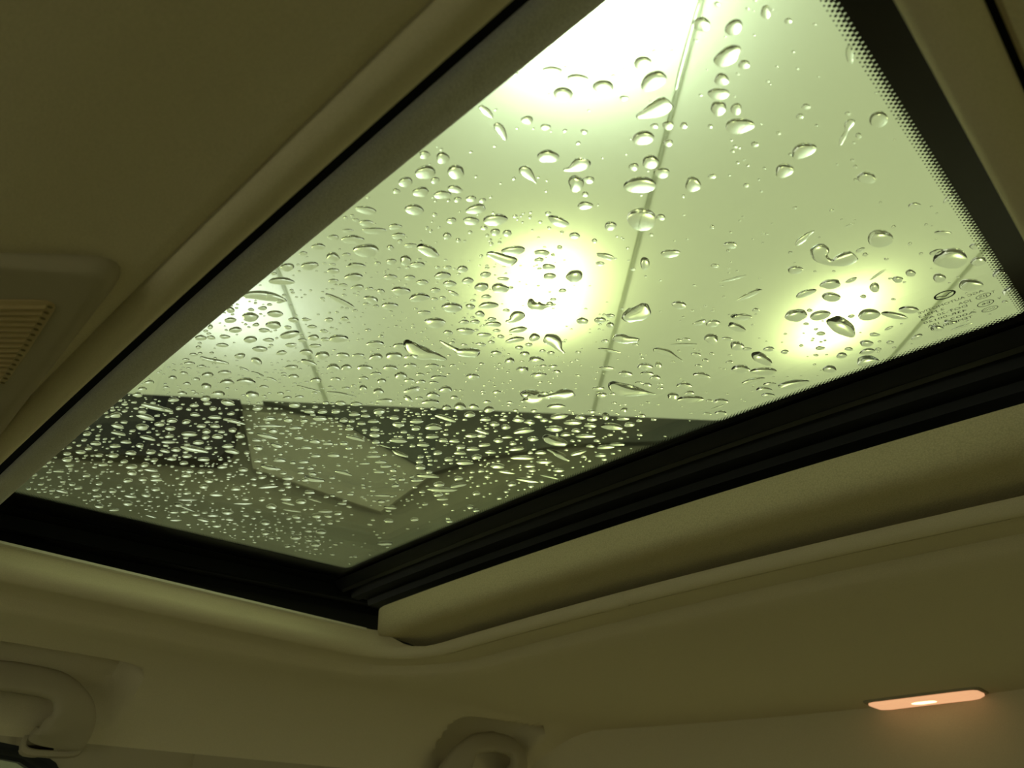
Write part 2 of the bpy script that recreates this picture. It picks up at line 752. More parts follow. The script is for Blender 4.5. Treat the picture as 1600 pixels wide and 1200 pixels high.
14439 30772 190 195 -153 229
-16261 9058 205 231 -248 135
-32583 468 220 266 -277 96
33588 21960 306 51 -17 84
15133 12362 144 145 -121 127
28025 28812 137 135 -95 210
14811 30215 178 182 -136 203
2641 2265 117 121 -160 97
-9203 21266 41 604 -119 70
'''
FINE = '''
807 589 56 58 -69 38
-11412 2802 57 62 -72 35
-27512 17396 72 88 -118 67
-27186 5413 219 260 -356 152
-98 13104 61 65 -62 48
-29064 9947 69 84 -116 55
13637 4361 113 113 -152 124
-29446 10378 85 103 -143 68
-26503 1201 145 169 -232 88
16337 25351 112 114 -96 137
-12381 13084 137 153 -176 111
-29923 25639 200 253 -338 220
-14376 5157 161 179 -214 107
-641 2639 87 90 -110 63
24644 -1019 76 73 -73 69
9328 31700 112 117 -93 126
-744 9070 72 76 -74 51
-36250 9665 324 409 -598 260
-10727 36476 135 156 -168 169
-1111 21547 70 76 -73 67
20719 -1378 47 46 -52 43
-33604 8968 159 197 -283 124
-9572 10269 138 152 -169 104
-32220 1031 72 87 -125 44
84 21416 82 88 -84 78
35404 13311 58 56 -35 79
-34792 6719 159 198 -289 118
-4526 14584 300 325 -335 248
-15416 13026 73 83 -99 60
-10708 21320 185 208 -231 179
-11110 12682 61 68 -77 49
-29329 11073 91 111 -153 74
-15621 26565 92 108 -125 99
-36152 25452 83 109 -153 93
-28538 35774 147 188 -243 190
-22216 -538 63 72 -95 36
-11813 3152 96 105 -122 60
19715 31774 94 94 -60 104
-17984 1525 171 192 -241 103
-24254 36503 135 168 -209 174
-12672 6939 81 90 -105 56
-2888 18441 91 98 -98 81
5553 33420 115 122 -105 133
-33506 -474 196 237 -348 116
-17027 11613 142 161 -196 112
-19058 22201 87 103 -125 87
-34847 14972 255 324 -463 231
-22333 -74 195 223 -295 113
-12144 11051 172 191 -220 133
10030 14218 111 113 -111 108
-35801 8943 75 94 -137 59
4789 34844 211 226 -195 251
4638 35434 76 82 -71 92
-34750 25839 75 97 -135 84
-5936 28419 77 86 -88 84
-6599 20221 66 73 -76 62
-15129 38690 250 298 -336 327
-28617 3158 70 83 -115 45
-31369 3577 97 117 -167 65
-25222 1137 170 197 -268 103
-12914 5031 63 69 -81 41
-17739 822 104 116 -145 61
-27093 -309 86 100 -139 50
19909 9206 58 57 -65 72
-19858 922 140 159 -203 83
-6499 38266 252 287 -292 322
-824 19759 218 235 -227 200
17511 8071 91 90 -109 110
13439 1035 83 83 -112 82
-12944 13803 67 76 -87 56
-14864 7853 113 127 -152 81
35065 12182 132 127 -82 176
2369 1959 56 58 -67 40
-20659 10661 105 122 -155 82
10874 35123 173 181 -140 205
-5754 6631 137 147 -156 93
-7218 24396 122 136 -143 124
23149 13172 63 62 -64 87
-13357 19905 139 158 -181 131
7187 11660 99 102 -107 92
-21882 13105 114 133 -170 95
1516 37879 139 152 -138 174
25439 30453 99 98 -64 132
-34400 11107 156 195 -280 129
15973 12337 56 57 -49 52
-4457 34454 91 102 -102 109
-2402 33786 119 132 -128 141
-12463 30805 362 418 -465 416
2555 7083 54 56 -64 44
-7252 31711 224 253 -263 259
-18474 773 151 170 -214 89
-35207 1838 135 166 -246 87
7239 29631 67 71 -59 74
1520 23029 113 121 -112 110
9985 -721 91 91 -133 84
-21277 31337 233 283 -346 276
-11767 36566 129 150 -163 162
4346 28779 144 153 -134 155
-3359 6574 67 71 -73 45
-8030 31251 173 195 -205 198
-20972 12420 155 180 -228 126
-38246 2534 122 154 -233 81
16380 31259 111 113 -78 123
-28966 16778 162 200 -270 150
6629 29104 107 113 -95 116
-16318 6737 94 105 -128 65
-35868 33035 100 134 -185 127
-29091 28216 172 218 -288 198
8240 36762 192 204 -165 235
-11427 4047 140 153 -177 89
4300 18736 84 88 -78 75
-25964 9755 115 137 -183 89
-33203 12191 126 158 -224 107
-21696 24344 200 239 -298 210
-5201 30201 99 110 -111 111
-19698 13630 87 101 -125 73
-36695 7388 102 128 -189 77
13938 34771 74 76 -55 87
7367 19120 108 112 -94 96
-36362 10541 67 85 -124 55
6576 10669 70 72 -76 63
-10841 28062 213 243 -266 233
-31133 19486 125 157 -215 123
-29922 1524 297 354 -501 185
-31681 28146 267 343 -463 309
-516 -1036 50 52 -63 32
25027 37438 70 70 -37 85
31530 9650 97 93 -71 121
-9060 15407 116 128 -140 98
6144 20979 98 102 -88 91
-35688 -307 78 95 -142 47
-13802 10749 64 72 -84 49
9170 7806 61 62 -63 51
-12651 13566 160 179 -206 132
-18496 12738 197 227 -280 161
-5878 11446 62 67 -71 48
-7551 38390 118 134 -139 151
-23647 13861 169 200 -260 144
28507 1944 77 74 -65 77
-20312 12841 124 144 -181 102
-5354 14482 83 90 -94 69
-25536 13535 140 167 -221 118
-21327 28984 80 97 -119 91
-5459 10084 113 122 -129 84
-29995 6043 113 137 -192 81
-11640 4403 148 162 -187 95
15618 5048 90 90 -115 101
-17591 4502 123 139 -172 81
31067 25659 79 77 -41 97
1887 20367 74 79 -73 69
26106 4793 83 81 -76 91
-16892 1057 173 193 -240 102
10143 33426 95 99 -78 109
258 4162 81 85 -101 62
-36334 15040 89 114 -164 81
-28430 17416 89 109 -146 83
-33679 6938 91 112 -162 67
27759 4660 59 57 -51 64
17702 7661 81 80 -97 96
-1001 18354 65 70 -68 58
-7445 23078 198 221 -234 197
-8751 25162 211 237 -255 218
33798 12453 87 84 -58 117
5104 8170 69 71 -78 58
-10971 384 68 74 -85 39
12396 11606 131 133 -124 120
-10610 12105 289 320 -360 228
37082 25429 49 47 -27 87
-27598 10672 136 164 -223 109
-28697 2477 115 136 -190 73
-9275 12625 147 162 -179 117
-13769 25314 93 108 -123 98
-6003 22898 156 172 -179 154
-589 37860 118 130 -122 148
-4997 17081 65 71 -74 57
-19275 521 162 183 -233 95
-15398 7299 164 184 -222 116
-35473 8521 132 166 -241 103
21076 30210 91 91 -68 121
6750 12578 71 74 -77 68
-14806 17084 84 96 -112 75
-31292 12196 100 123 -172 84
16099 25827 152 154 -131 187
-29071 1512 87 103 -145 54
-28389 13952 98 120 -162 85
-37130 4526 71 89 -133 50
6194 15124 108 112 -118 108
24592 23191 88 87 -59 103
-25163 18886 139 168 -219 133
-36158 21404 146 190 -270 152
33913 30053 84 82 -38 111
8545 1277 58 59 -61 40
17728 -654 42 42 -51 39
36025 32226 72 69 -29 98
-21769 6736 171 198 -256 121
-28305 8852 262 316 -433 201
3766 15504 89 93 -84 74
70 74 115 120 -144 77
-27648 -317 68 80 -111 40
-33988 2308 139 170 -248 90
-32958 1129 93 113 -164 58
-894 29538 250 273 -261 276
2665 10687 74 77 -88 67
-5263 13590 298 323 -338 241
-1403 -35 65 67 -83 43
-4262 11154 105 113 -117 80
-17870 13357 77 89 -108 64
-32108 -1407 176 211 -307 100
-14088 9478 139 156 -184 104
11974 8108 51 52 -49 43
-12791 8030 209 232 -270 150
-20300 4552 138 158 -202 92
15503 9836 108 108 -95 94
26447 32699 96 95 -60 133
-8750 1146 98 106 -118 57
-29940 5442 126 152 -213 89
-24418 2522 116 135 -180 73
-8195 33571 76 87 -91 91
-31673 11105 139 172 -241 114
-21903 1069 160 183 -240 96
-10319 38445 83 96 -103 107
-16527 19773 74 86 -102 71
-20953 3447 166 190 -245 107
15483 20277 58 59 -51 64
-19366 10201 87 100 -125 67
28586 -1032 42 41 -35 38
-16363 8608 93 105 -128 68
-37348 28987 232 309 -435 277
5187 -220 53 54 -60 35
-26291 13199 269 324 -431 228
15772 19913 55 56 -48 61
4214 2374 99 102 -114 71
33445 21162 60 58 -41 98
-32705 27718 74 96 -131 86
2456 20043 90 96 -88 83
14825 18452 67 68 -60 72
-2045 16514 77 83 -82 66
31391 3644 61 59 -45 64
-9511 1569 121 131 -148 71
-38681 22890 79 105 -152 85
-35704 13324 90 114 -165 78
-4666 12615 75 81 -84 59
29834 3864 84 81 -66 89
-14530 32503 330 387 -439 392
-24072 -893 73 83 -112 41
-21240 -595 64 73 -95 36
-11143 19614 71 80 -89 66
-7675 14908 126 138 -149 105
-5934 21370 104 114 -119 99
-5099 3323 60 64 -82 45
-17019 8064 271 307 -375 196
8663 7552 73 75 -76 61
-38335 18719 93 121 -177 92
-12814 9517 77 86 -99 57
16153 9952 50 50 -43 44
12618 25594 65 66 -50 65
-5053 15797 174 189 -196 148
-2177 10090 64 68 -68 47
-16201 -1107 141 156 -192 77
-4944 33793 88 99 -99 105
-10820 19842 99 111 -124 93
7128 -1150 47 47 -73 43
-1299 33521 84 93 -88 99
-6200 30666 134 150 -154 152
33582 14238 73 70 -49 102
-11662 19081 218 246 -277 202
-1941 5009 82 87 -107 65
-18099 26719 174 206 -246 189
3956 22849 64 68 -61 62
-26207 28728 152 189 -243 174
-4914 25094 95 105 -107 97
19945 36018 69 70 -43 82
-13637 30240 113 131 -148 129
-32255 35994 102 134 -178 134
-15600 2112 68 76 -93 42
-8463 13098 156 172 -187 126
-17875 5067 107 120 -150 71
-28196 27150 213 267 -350 239
-27405 -1409 111 130 -181 62
-15854 3697 132 148 -180 84
-9812 16835 125 139 -153 109
-23056 18211 120 143 -183 112
9236 12579 66 67 -67 62
-32883 26841 176 226 -310 199
-8676 34504 118 135 -142 143
-13625 26014 127 147 -167 135
13230 6732 60 60 -56 48
-13517 21294 93 106 -121 90
-8476 25887 73 82 -88 77
16436 30619 88 90 -62 97
-36578 -323 175 216 -325 105
-36684 1634 183 227 -340 118
-8317 1566 78 84 -93 46
-20111 28486 151 181 -220 170
5137 24307 150 159 -138 150
10303 5251 62 62 -61 48
18892 12465 53 52 -42 49
-29409 12422 124 152 -208 104
-9268 37426 178 204 -216 225
-2332 18074 63 68 -67 56
10755 5536 67 68 -66 52
-6783 221 61 65 -87 42
-18982 13094 107 124 -153 89
-6197 20363 69 76 -79 65
33393 28996 98 95 -45 127
-11165 18185 252 283 -317 229
33346 19998 91 88 -61 144
-23818 -116 72 83 -111 42
-4355 36076 91 102 -102 112
-38772 12200 67 87 -128 58
-19273 27015 79 94 -114 87
7034 17723 166 172 -146 144
-36206 6626 255 320 -472 189
-20091 -852 135 153 -197 75
10402 11745 74 75 -73 68
11803 -422 48 48 -68 45
-28133 -298 118 138 -193 69
7619 35155 195 207 -170 233
32129 14203 61 59 -44 86
-27270 -1012 158 184 -256 90
-6706 21050 139 154 -162 133
5933 -966 159 162 -176 102
-3103 17687 169 183 -184 149
3064 22250 246 261 -237 236
27223 19071 84 82 -74 131
-3080 25521 67 74 -73 69
26033 16351 56 55 -51 82
-25906 3805 105 123 -167 69
21831 14810 69 68 -50 67
-17538 18941 252 292 -352 235
-31554 5833 94 114 -162 67
-14300 3743 81 90 -108 52
-6995 19172 89 98 -104 81
-5765 14673 83 90 -95 69
20042 11537 125 124 -140 165
-2664 30869 83 91 -89 94
-33932 -913 93 113 -167 54
-4691 15245 87 95 -98 73
28859 19132 50 49 -41 78
-1423 19063 139 149 -146 126
-14032 5663 89 99 -117 60
-12098 14085 100 112 -128 83
-4791 1182 105 111 -144 74
4777 3350 54 55 -61 40
-28202 -1004 271 318 -446 155
-17487 25057 128 150 -178 134
-30278 19147 124 155 -210 121
-16435 2640 68 76 -94 42
-17382 25821 120 142 -168 128
-8166 38100 101 116 -121 129
-16377 25082 95 110 -130 99
-27780 11380 123 148 -200 100
35371 35958 76 73 -32 110
4165 7821 59 61 -68 50
-7994 19218 320 355 -381 295
8745 23748 130 135 -110 127
10769 32395 105 109 -85 119
-33587 1268 150 183 -268 94
-31597 17588 120 151 -208 114
-37754 10616 103 131 -194 85
-35617 37589 167 225 -306 227
-27490 767 153 180 -249 92
-18505 2282 106 120 -151 65
-20240 21860 70 83 -102 70
-2325 9449 78 83 -83 57
6852 21131 105 110 -93 98
-13077 12995 167 187 -217 135
-19315 13429 64 74 -92 53
-12555 10456 76 84 -98 58
-544 21978 144 155 -149 138
4609 25184 122 129 -113 123
-32237 25106 82 104 -143 90
10661 6793 58 59 -58 47
-8443 27869 72 81 -86 78
-29678 -1424 63 75 -106 36
26139 21095 60 59 -38 67
-8603 22333 69 77 -83 68
4112 38206 158 171 -149 198
-3938 6444 69 73 -76 46
7211 36306 89 94 -78 108
6141 22905 63 66 -57 61
-95 4027 81 85 -102 62
-16327 30532 100 117 -137 115
-24750 14354 129 154 -202 111
4412 30837 90 96 -84 100
-11217 9376 68 75 -85 50
-380 25637 145 157 -150 149
-32423 8385 109 134 -190 83
18883 -1361 46 46 -54 42
-9042 16302 108 119 -131 93
-10568 19464 150 169 -187 140
-186 26577 144 155 -148 150
-2579 18834 93 100 -100 84
-5174 6689 111 119 -125 75
550 13850 90 95 -91 73
31759 11730 82 79 -60 109
-21997 7136 84 97 -126 60
-718 6439 56 59 -72 46
-18078 1110 98 110 -139 58
-23166 16181 201 239 -307 180
-26110 15068 79 95 -126 70
3211 33237 174 187 -166 202
-6642 3254 111 119 -129 69
-9897 38240 97 113 -120 125
13562 -182 58 58 -78 55
-6645 24855 129 144 -150 132
-16231 774 59 66 -81 34
16429 399 44 43 -54 42
261 38428 100 110 -102 127
-21517 15818 206 243 -307 182
968 30257 334 362 -335 371
23983 30402 61 60 -41 81
-9725 -1247 126 136 -189 83
-13169 -1438 72 79 -94 39
-11904 780 71 78 -91 41
6868 28342 118 124 -104 126
13230 21697 150 153 -140 172
31288 12843 75 72 -56 101
-22176 -1467 190 217 -286 105
-9024 6336 94 102 -114 64
27380 8248 47 46 -41 57
-24309 -8 94 109 -146 55
10791 14150 95 97 -94 93
-25496 2821 70 81 -110 45
-74 29229 130 141 -133 142
11237 4362 64 64 -62 48
965 12469 58 61 -58 45
-5368 25231 109 121 -124 112
-26408 -884 121 141 -194 69
9342 31004 105 110 -88 117
-1983 17260 99 107 -106 87
-32740 2617 105 127 -184 68
-494 2318 92 96 -116 66
-29437 13732 197 242 -331 171
-12474 5773 227 251 -292 153
6726 -448 61 62 -66 40
-34991 3834 208 258 -378 142
9861 3161 58 58 -58 42
-1102 16161 61 65 -64 52
-25544 12238 67 80 -106 55
16292 4569 48 48 -60 52
-9310 10603 70 77 -85 53
-22064 20427 139 165 -208 135
-26509 10977 281 337 -451 225
-7875 33192 207 234 -245 245
-29807 2930 81 97 -136 53
4046 6877 79 81 -91 65
6625 36039 164 175 -146 199
-1509 19532 102 110 -107 93
7740 -395 46 46 -71 43
-35861 12001 85 107 -156 72
-7192 9197 200 217 -234 146
6379 34761 176 187 -157 209
5714 724 127 129 -141 86
277 -220 68 70 -84 45
-22942 14749 158 187 -241 137
14263 7463 77 77 -70 63
-34916 31200 381 503 -691 468
-21362 -171 169 192 -251 97
-37170 33488 117 158 -219 150
-6099 3665 68 73 -78 42
-16454 9549 120 136 -165 91
3893 -1193 62 63 -71 39
-14266 8583 61 68 -80 44
-2428 19387 145 157 -156 133
-4939 17641 121 132 -136 107
-18386 -1458 67 75 -94 36
-19718 29143 273 327 -395 310
-10019 101 57 62 -71 32
-3683 23763 182 200 -200 182
-12274 17737 76 86 -98 69
35047 16665 50 48 -31 73
-1582 4955 112 117 -144 87
3887 6092 208 215 -240 167
-6557 27334 94 105 -109 101
-37108 276 78 97 -146 48
-37903 16967 163 212 -308 155
-22284 16589 260 308 -392 235
3616 478 59 60 -68 40
-36499 18293 173 223 -320 169
141 26032 68 73 -69 70
-9071 1897 75 81 -91 45
19490 36659 67 68 -43 81
-25322 16269 167 201 -263 151
-32516 12077 68 85 -119 57
-32490 23073 358 456 -627 379
9899 15781 59 60 -59 59
26625 32482 99 98 -61 136
-25993 8116 134 159 -214 100
-35570 26605 200 263 -367 228
26069 5899 91 88 -83 103
16756 1576 141 140 -174 141
-5392 2408 117 124 -162 85
31831 11210 55 53 -40 72
8724 35770 86 91 -73 103
-8366 10106 68 74 -82 51
12455 22514 127 130 -98 121
-22405 24055 193 233 -292 202
-19120 27413 109 130 -157 121
9733 4749 61 61 -61 46
-8718 20597 102 113 -123 97
-25794 7596 101 119 -160 74
9311 17047 59 60 -60 61
-35288 -1164 124 151 -225 72
-9349 27982 116 131 -141 126
-28102 25856 81 102 -134 89
-27336 26285 364 452 -591 402
-21519 3519 86 98 -127 55
-30257 -1055 119 142 -203 69
6716 11457 74 77 -81 68
-9646 13939 184 203 -225 151
-8121 25600 159 178 -190 166
-33739 25324 126 163 -225 139
-8541 15097 92 101 -110 77
-37633 21065 157 205 -295 162
1790 25475 235 252 -232 240
20727 1022 42 41 -46 41
-30853 -482 73 87 -125 43
143 24464 65 70 -66 65
2995 -452 48 49 -56 31
36858 26849 50 48 -28 90
7026 9533 59 61 -64 52
26621 23955 62 61 -38 73
29059 1902 40 38 -32 40
-8428 8472 155 169 -186 111
12791 4312 147 147 -200 160
-25108 22810 352 429 -554 362
-4273 19422 134 146 -149 123
-36869 29549 135 179 -251 162
-32294 30390 175 227 -306 211
-11869 8037 124 137 -158 89
17305 19998 73 74 -61 81
9424 18173 83 85 -84 89
3274 7138 78 81 -91 65
22184 23113 91 90 -65 106
-4622 -1300 107 113 -146 69
6008 6711 130 133 -143 106
-9401 7203 127 139 -155 88
12032 6265 117 118 -112 93
-14769 27096 84 97 -112 91
-11677 24516 90 102 -114 92
-12912 3661 84 93 -109 53
-34682 20017 105 135 -190 106
2698 38686 195 212 -189 247
6067 18149 115 120 -104 101
-12474 6845 59 65 -76 41
-3331 9370 64 69 -70 47
-35406 18548 177 227 -323 173
-16953 12999 315 360 -436 258
25567 4353 40 39 -38 44
-13288 7358 133 147 -173 93
-1614 9373 56 60 -60 41
-5786 8240 75 81 -86 53
8986 9524 104 106 -107 91
-17278 31331 100 118 -139 117
18708 -608 68 67 -79 63
9652 5308 57 58 -58 45
-3372 15895 116 125 -127 99
951 8611 92 97 -113 80
-8589 37181 101 115 -121 127
-9934 15341 178 197 -219 151
-17191 2601 221 247 -307 137
12977 37609 76 79 -58 94
4726 6785 202 209 -229 165
4723 8778 151 156 -171 130
-11325 -1179 151 163 -190 81
-5110 23956 74 82 -84 75
1208 751 78 81 -96 54
-19055 18810 214 250 -306 200
-29067 23094 114 142 -189 119
26755 5521 121 118 -109 136
-24065 -516 64 74 -99 37
-9801 7812 72 79 -89 51
31339 29776 167 163 -85 219
17774 8639 86 85 -103 106
-13359 11400 176 197 -230 138
12620 24140 66 68 -51 65
-31207 21804 106 134 -183 109
-23463 14383 74 88 -114 64
-13934 27142 223 258 -294 241
-1116 34467 86 94 -90 102
-34594 23131 97 126 -176 104
19305 6544 73 73 -84 85
-22010 6207 125 145 -188 87
-12849 14558 266 299 -344 224
-8648 8826 80 88 -97 58
26993 2551 42 41 -37 43
7017 1704 82 83 -88 57
27263 41 61 59 -53 57
10567 14066 56 57 -56 55
-29194 3293 79 94 -132 52
-14704 10959 182 204 -242 141
-29647 9625 68 82 -114 53
-35187 -501 102 125 -185 61
16863 23956 148 150 -125 176
-9508 17443 92 102 -112 82
-22450 17737 145 172 -218 134
-429 2049 59 62 -75 42
316 8802 62 65 -77 54
-35129 10931 85 107 -155 70
-6023 12687 199 216 -228 158
19718 9976 68 67 -77 86
-31977 26009 135 173 -235 151
-37303 6664 158 200 -297 118
-38316 23773 139 184 -264 152
3217 14653 81 85 -78 67
-4760 -1026 54 57 -74 35
-33592 31460 83 109 -148 102
-15899 4412 114 128 -156 75
36639 31963 88 85 -34 120
-30173 20805 214 268 -363 215
-32111 2588 106 128 -184 69
-33353 24143 136 175 -242 148
-33987 38558 97 129 -173 133
-11792 17735 127 143 -162 114
-20103 23197 120 142 -174 123
-7831 17949 156 172 -185 140
-17063 5052 292 328 -405 194
28893 2454 37 36 -31 38
14714 24623 78 79 -57 77
3712 -269 140 144 -163 92
-21267 11684 152 177 -225 122
5963 38561 81 87 -73 102
-19271 7344 161 184 -232 115
20908 23586 62 62 -46 73
16103 -1314 84 83 -105 76
31954 4067 71 68 -51 76
9800 10523 56 57 -57 50
-5870 -130 62 66 -87 42
3235 15711 137 144 -131 115
13808 2381 47 47 -63 49
36275 36804 62 60 -25 92
1640 -146 120 124 -145 79
-16886 12084 90 103 -125 72
1211 17127 105 111 -105 91
-22726 14153 81 96 -123 69
-13358 10678 157 175 -204 120
-13117 10375 73 81 -95 56
-37450 31654 125 168 -235 156
29422 34148 66 65 -36 93
-27116 12608 109 131 -176 91
-17639 10100 91 103 -127 69
-19152 9387 72 82 -103 54
-11671 35351 279 323 -353 344
-6748 2442 62 66 -72 37
-19611 4924 84 96 -121 56
-38514 20065 144 189 -275 147
-35762 -570 80 98 -147 48
-36144 30950 136 181 -252 168
3276 10847 100 104 -117 91
-24098 2858 109 126 -169 69
-26369 -1365 147 171 -236 82
-38615 7803 287 366 -547 221
-31728 2983 142 171 -246 93
-19007 31743 77 92 -110 91
11609 5942 85 85 -82 67
-18269 30618 76 91 -108 89
-27132 19446 242 296 -392 234
4065 728 63 65 -72 43
-26747 15224 93 112 -150 82
-2963 8266 102 108 -110 72
25365 26142 185 183 -120 228
6645 7082 54 56 -59 44
-31883 9576 105 129 -183 83
-10296 6351 69 75 -85 47
-32811 7345 202 249 -356 151
-12071 9315 128 142 -164 95
-5998 1832 125 133 -175 90
-13925 8485 94 105 -123 68
-35025 21861 86 111 -156 89
-28388 4055 70 83 -115 47
-32040 21382 215 273 -375 220
-34329 23859 179 231 -322 193
-7504 1491 177 189 -208 103
-24706 28939 147 181 -229 169
-21855 8610 181 210 -270 135
-2975 23190 116 127 -126 115
-20438 8007 205 236 -300 150
12732 33040 84 87 -65 97
5664 5889 84 86 -93 66
9649 17219 57 59 -58 60
-43 1093 94 98 -118 65
-36314 5337 69 87 -128 50
-32399 17307 101 127 -177 95
-20700 19659 105 124 -154 100
-38744 3811 171 216 -327 118
11348 16378 74 76 -72 76
-31662 2405 133 160 -230 86
-9320 1081 81 87 -98 47
-32526 8934 107 132 -188 83
-37262 14424 155 199 -290 139
-35188 24765 310 403 -564 341
3410 -1087 65 67 -76 42
10976 12955 121 123 -119 115
-12968 6523 231 255 -299 159
-37849 4429 83 105 -157 58
31504 11932 82 79 -60 109
36160 5337 35 33 -20 39
-3921 422 52 55 -70 35
-20194 17616 212 249 -309 194
-3090 2897 58 61 -77 43
-33332 24993 103 133 -183 113
38 9794 91 96 -93 67
-20078 26910 91 109 -133 100
18791 11685 57 56 -45 52
-31373 18304 70 88 -121 67
-4555 17965 82 90 -92 73
1731 36703 183 199 -181 225
3796 16456 74 78 -70 63
-15939 34886 209 247 -284 258
32571 12312 137 132 -96 183
26782 20158 54 53 -33 59
-35058 12286 126 160 -230 108
30145 1250 60 58 -47 59
27106 30252 141 139 -86 187
10551 4173 50 50 -49 37
35405 23934 100 96 -61 171
-37134 18928 129 168 -241 128
3682 25053 188 199 -178 190
-29632 10797 88 107 -147 71
-29649 -465 104 123 -174 61
-16057 13627 64 73 -87 53
2087 240 53 54 -63 35
-29628 2306 126 150 -211 80
22607 7346 64 63 -66 75
-32987 17107 108 136 -191 102
-15030 30780 201 235 -270 232
-36015 254 66 81 -122 40
-14418 26354 227 263 -301 243
7614 14098 154 159 -164 151
-19373 14399 224 260 -323 191
-23430 37407 87 109 -134 114
-4104 29656 79 88 -88 88
-29847 12057 119 145 -200 99
-31878 20385 248 313 -430 248
13157 6279 107 108 -100 85
-28027 7301 159 190 -261 116
-2628 7034 90 95 -97 61
17697 3575 65 64 -77 69
15661 9654 79 79 -69 68
-11266 -625 76 83 -96 42
802 913 91 94 -112 62
-10748 17261 80 90 -100 71
-13007 17535 85 96 -111 76
-11547 16874 90 101 -114 80
-29096 22128 138 172 -230 142
-36571 11729 128 163 -237 108
-24521 20447 140 169 -217 137
-3552 -1102 61 64 -82 40
18012 5120 50 50 -60 56
-37092 2274 99 124 -186 65
2409 1374 64 66 -76 45
-23918 -1369 70 80 -108 39
-13102 9333 66 74 -86 49
-38062 11567 75 96 -141 63
-18083 21780 195 228 -274 193
-236 625 63 66 -79 43
-2782 24376 125 136 -135 126
19982 -1334 46 45 -52 42
11713 21109 69 71 -67 78
7074 25501 99 104 -87 101
-18745 3452 93 105 -133 60
-11725 24982 111 126 -141 115
-28542 11550 206 250 -342 169
-18897 37945 175 212 -250 228
-28078 5466 133 159 -219 93
-25790 10333 128 152 -203 101
-20434 12019 100 116 -146 80
-10336 8271 77 84 -95 55
1536 10838 87 91 -105 79
-28010 17042 134 164 -220 124
-20924 419 95 108 -141 56
6089 4639 50 51 -55 39
5407 2856 52 53 -58 37
11559 22000 87 90 -69 82
-21860 17941 67 80 -101 62
2152 1516 91 94 -109 64
4100 -97 61 63 -70 41
4522 24639 73 77 -68 73
-24270 12241 232 275 -360 190
-19244 -247 144 161 -206 82
-20812 11194 69 80 -102 55
-12829 15314 159 178 -205 136
839 -547 119 124 -147 78
9096 21265 72 75 -61 68
18900 19474 87 87 -69 95
-28967 24797 299 374 -497 323
-23771 19664 202 242 -311 194
-9921 9846 147 161 -181 110
-2504 18341 125 135 -134 111
-33211 4177 72 89 -128 49
8799 34378 336 354 -285 395
-8080 29723 150 170 -179 168
-13167 12198 307 344 -400 245
-11829 15275 96 107 -121 81
-36312 26961 95 125 -176 109
-3653 11484 156 168 -172 120
3030 25003 93 99 -89 94
7706 11569 84 87 -89 78
-6473 10170 69 74 -79 51
2639 275 87 90 -103 59
-31380 24114 155 197 -268 167
22865 3062 62 61 -64 65
19548 1536 42 41 -48 42
-32162 11876 83 102 -144 69
-34388 28155 373 486 -671 434
-37979 6127 132 167 -250 97
-17453 14940 78 90 -109 67
6093 16324 76 79 -68 64
-7306 19518 113 124 -132 104
-35440 20249 113 146 -207 114
1742 17768 60 63 -59 52
-33545 3967 87 107 -155 59
-12743 9013 113 126 -146 83
-17229 7490 88 100 -123 63
-2121 20865 137 148 -146 129
-15915 37672 110 132 -150 143
13659 19723 86 87 -79 94
-34249 29829 242 317 -434 290
-24621 307 71 83 -112 42
-4117 33986 95 106 -105 113
19436 -670 44 43 -50 41
10606 5636 64 64 -63 50
3527 3319 60 62 -70 44
-20254 27286 113 135 -165 125
-8199 15277 110 121 -131 93
-33748 22629 85 108 -151 89
-14837 37486 278 329 -371 356
-4363 7717 146 156 -162 101
-25991 5126 70 83 -112 48
3415 2555 174 179 -203 126
-16933 6607 78 88 -108 54
-34238 13203 100 126 -179 87
1246 2713 53 56 -65 39
30511 13374 55 54 -43 76
-838 25156 149 162 -155 152
-6132 28132 107 119 -123 116
6188 4308 55 57 -61 42
7856 -1251 71 72 -110 66
-31013 4914 104 126 -179 72
-34294 2565 71 87 -128 46
8760 6306 69 70 -71 55
13034 285 55 55 -75 53
7149 10848 102 105 -110 92
-25742 16871 88 106 -140 81
7818 23274 70 73 -60 68
23843 20660 87 86 -60 97
5537 34805 76 82 -70 91
37641 24467 56 54 -30 97
23770 402 48 47 -48 46
-11114 -224 67 73 -84 37
-6908 20020 93 103 -108 87
-11804 2002 111 121 -141 67
-33750 15952 93 118 -166 86
-4301 9672 124 133 -138 91
23261 13453 47 46 -47 65
-12620 21625 79 90 -102 77
-32174 5040 107 131 -187 75
14352 14428 56 56 -50 55
31582 13412 69 66 -51 94
-22451 11632 67 78 -101 54
-35283 7973 76 95 -138 58
13344 10321 52 53 -48 46
4124 15950 106 111 -100 89
-6878 5382 61 66 -71 40
5377 20856 106 112 -97 99
31165 15718 50 48 -37 72
-23768 7184 167 195 -257 120
-6497 16230 124 135 -143 106
-6913 28150 104 116 -121 113
8994 2824 138 140 -142 100
8015 14932 168 173 -177 168
16112 12833 54 54 -47 51
-22273 5762 92 107 -139 64
-13811 5960 102 113 -134 69
16396 7075 65 65 -81 77
-17349 10764 100 114 -140 78
-29209 2045 114 136 -190 72
3695 1707 170 175 -197 119
-10617 -1464 106 115 -132 57
-5798 31106 79 88 -90 90
-16720 18813 123 142 -169 114
19954 -760 49 48 -55 45
7506 5550 67 69 -72 53
20112 5535 63 62 -70 71
-7183 35373 105 119 -123 128
-8971 4866 69 75 -84 45
35310 18479 78 76 -48 121
10485 2271 60 61 -87 62
1309 159 102 106 -124 68
-34983 10198 157 197 -286 127
3243 9017 78 81 -91 68
-4940 12610 63 68 -71 50
17813 3301 55 54 -66 58
27132 33361 99 98 -60 138
-34534 25212 78 102 -142 87
-37936 24811 97 128 -183 107
-14776 1160 277 306 -370 163
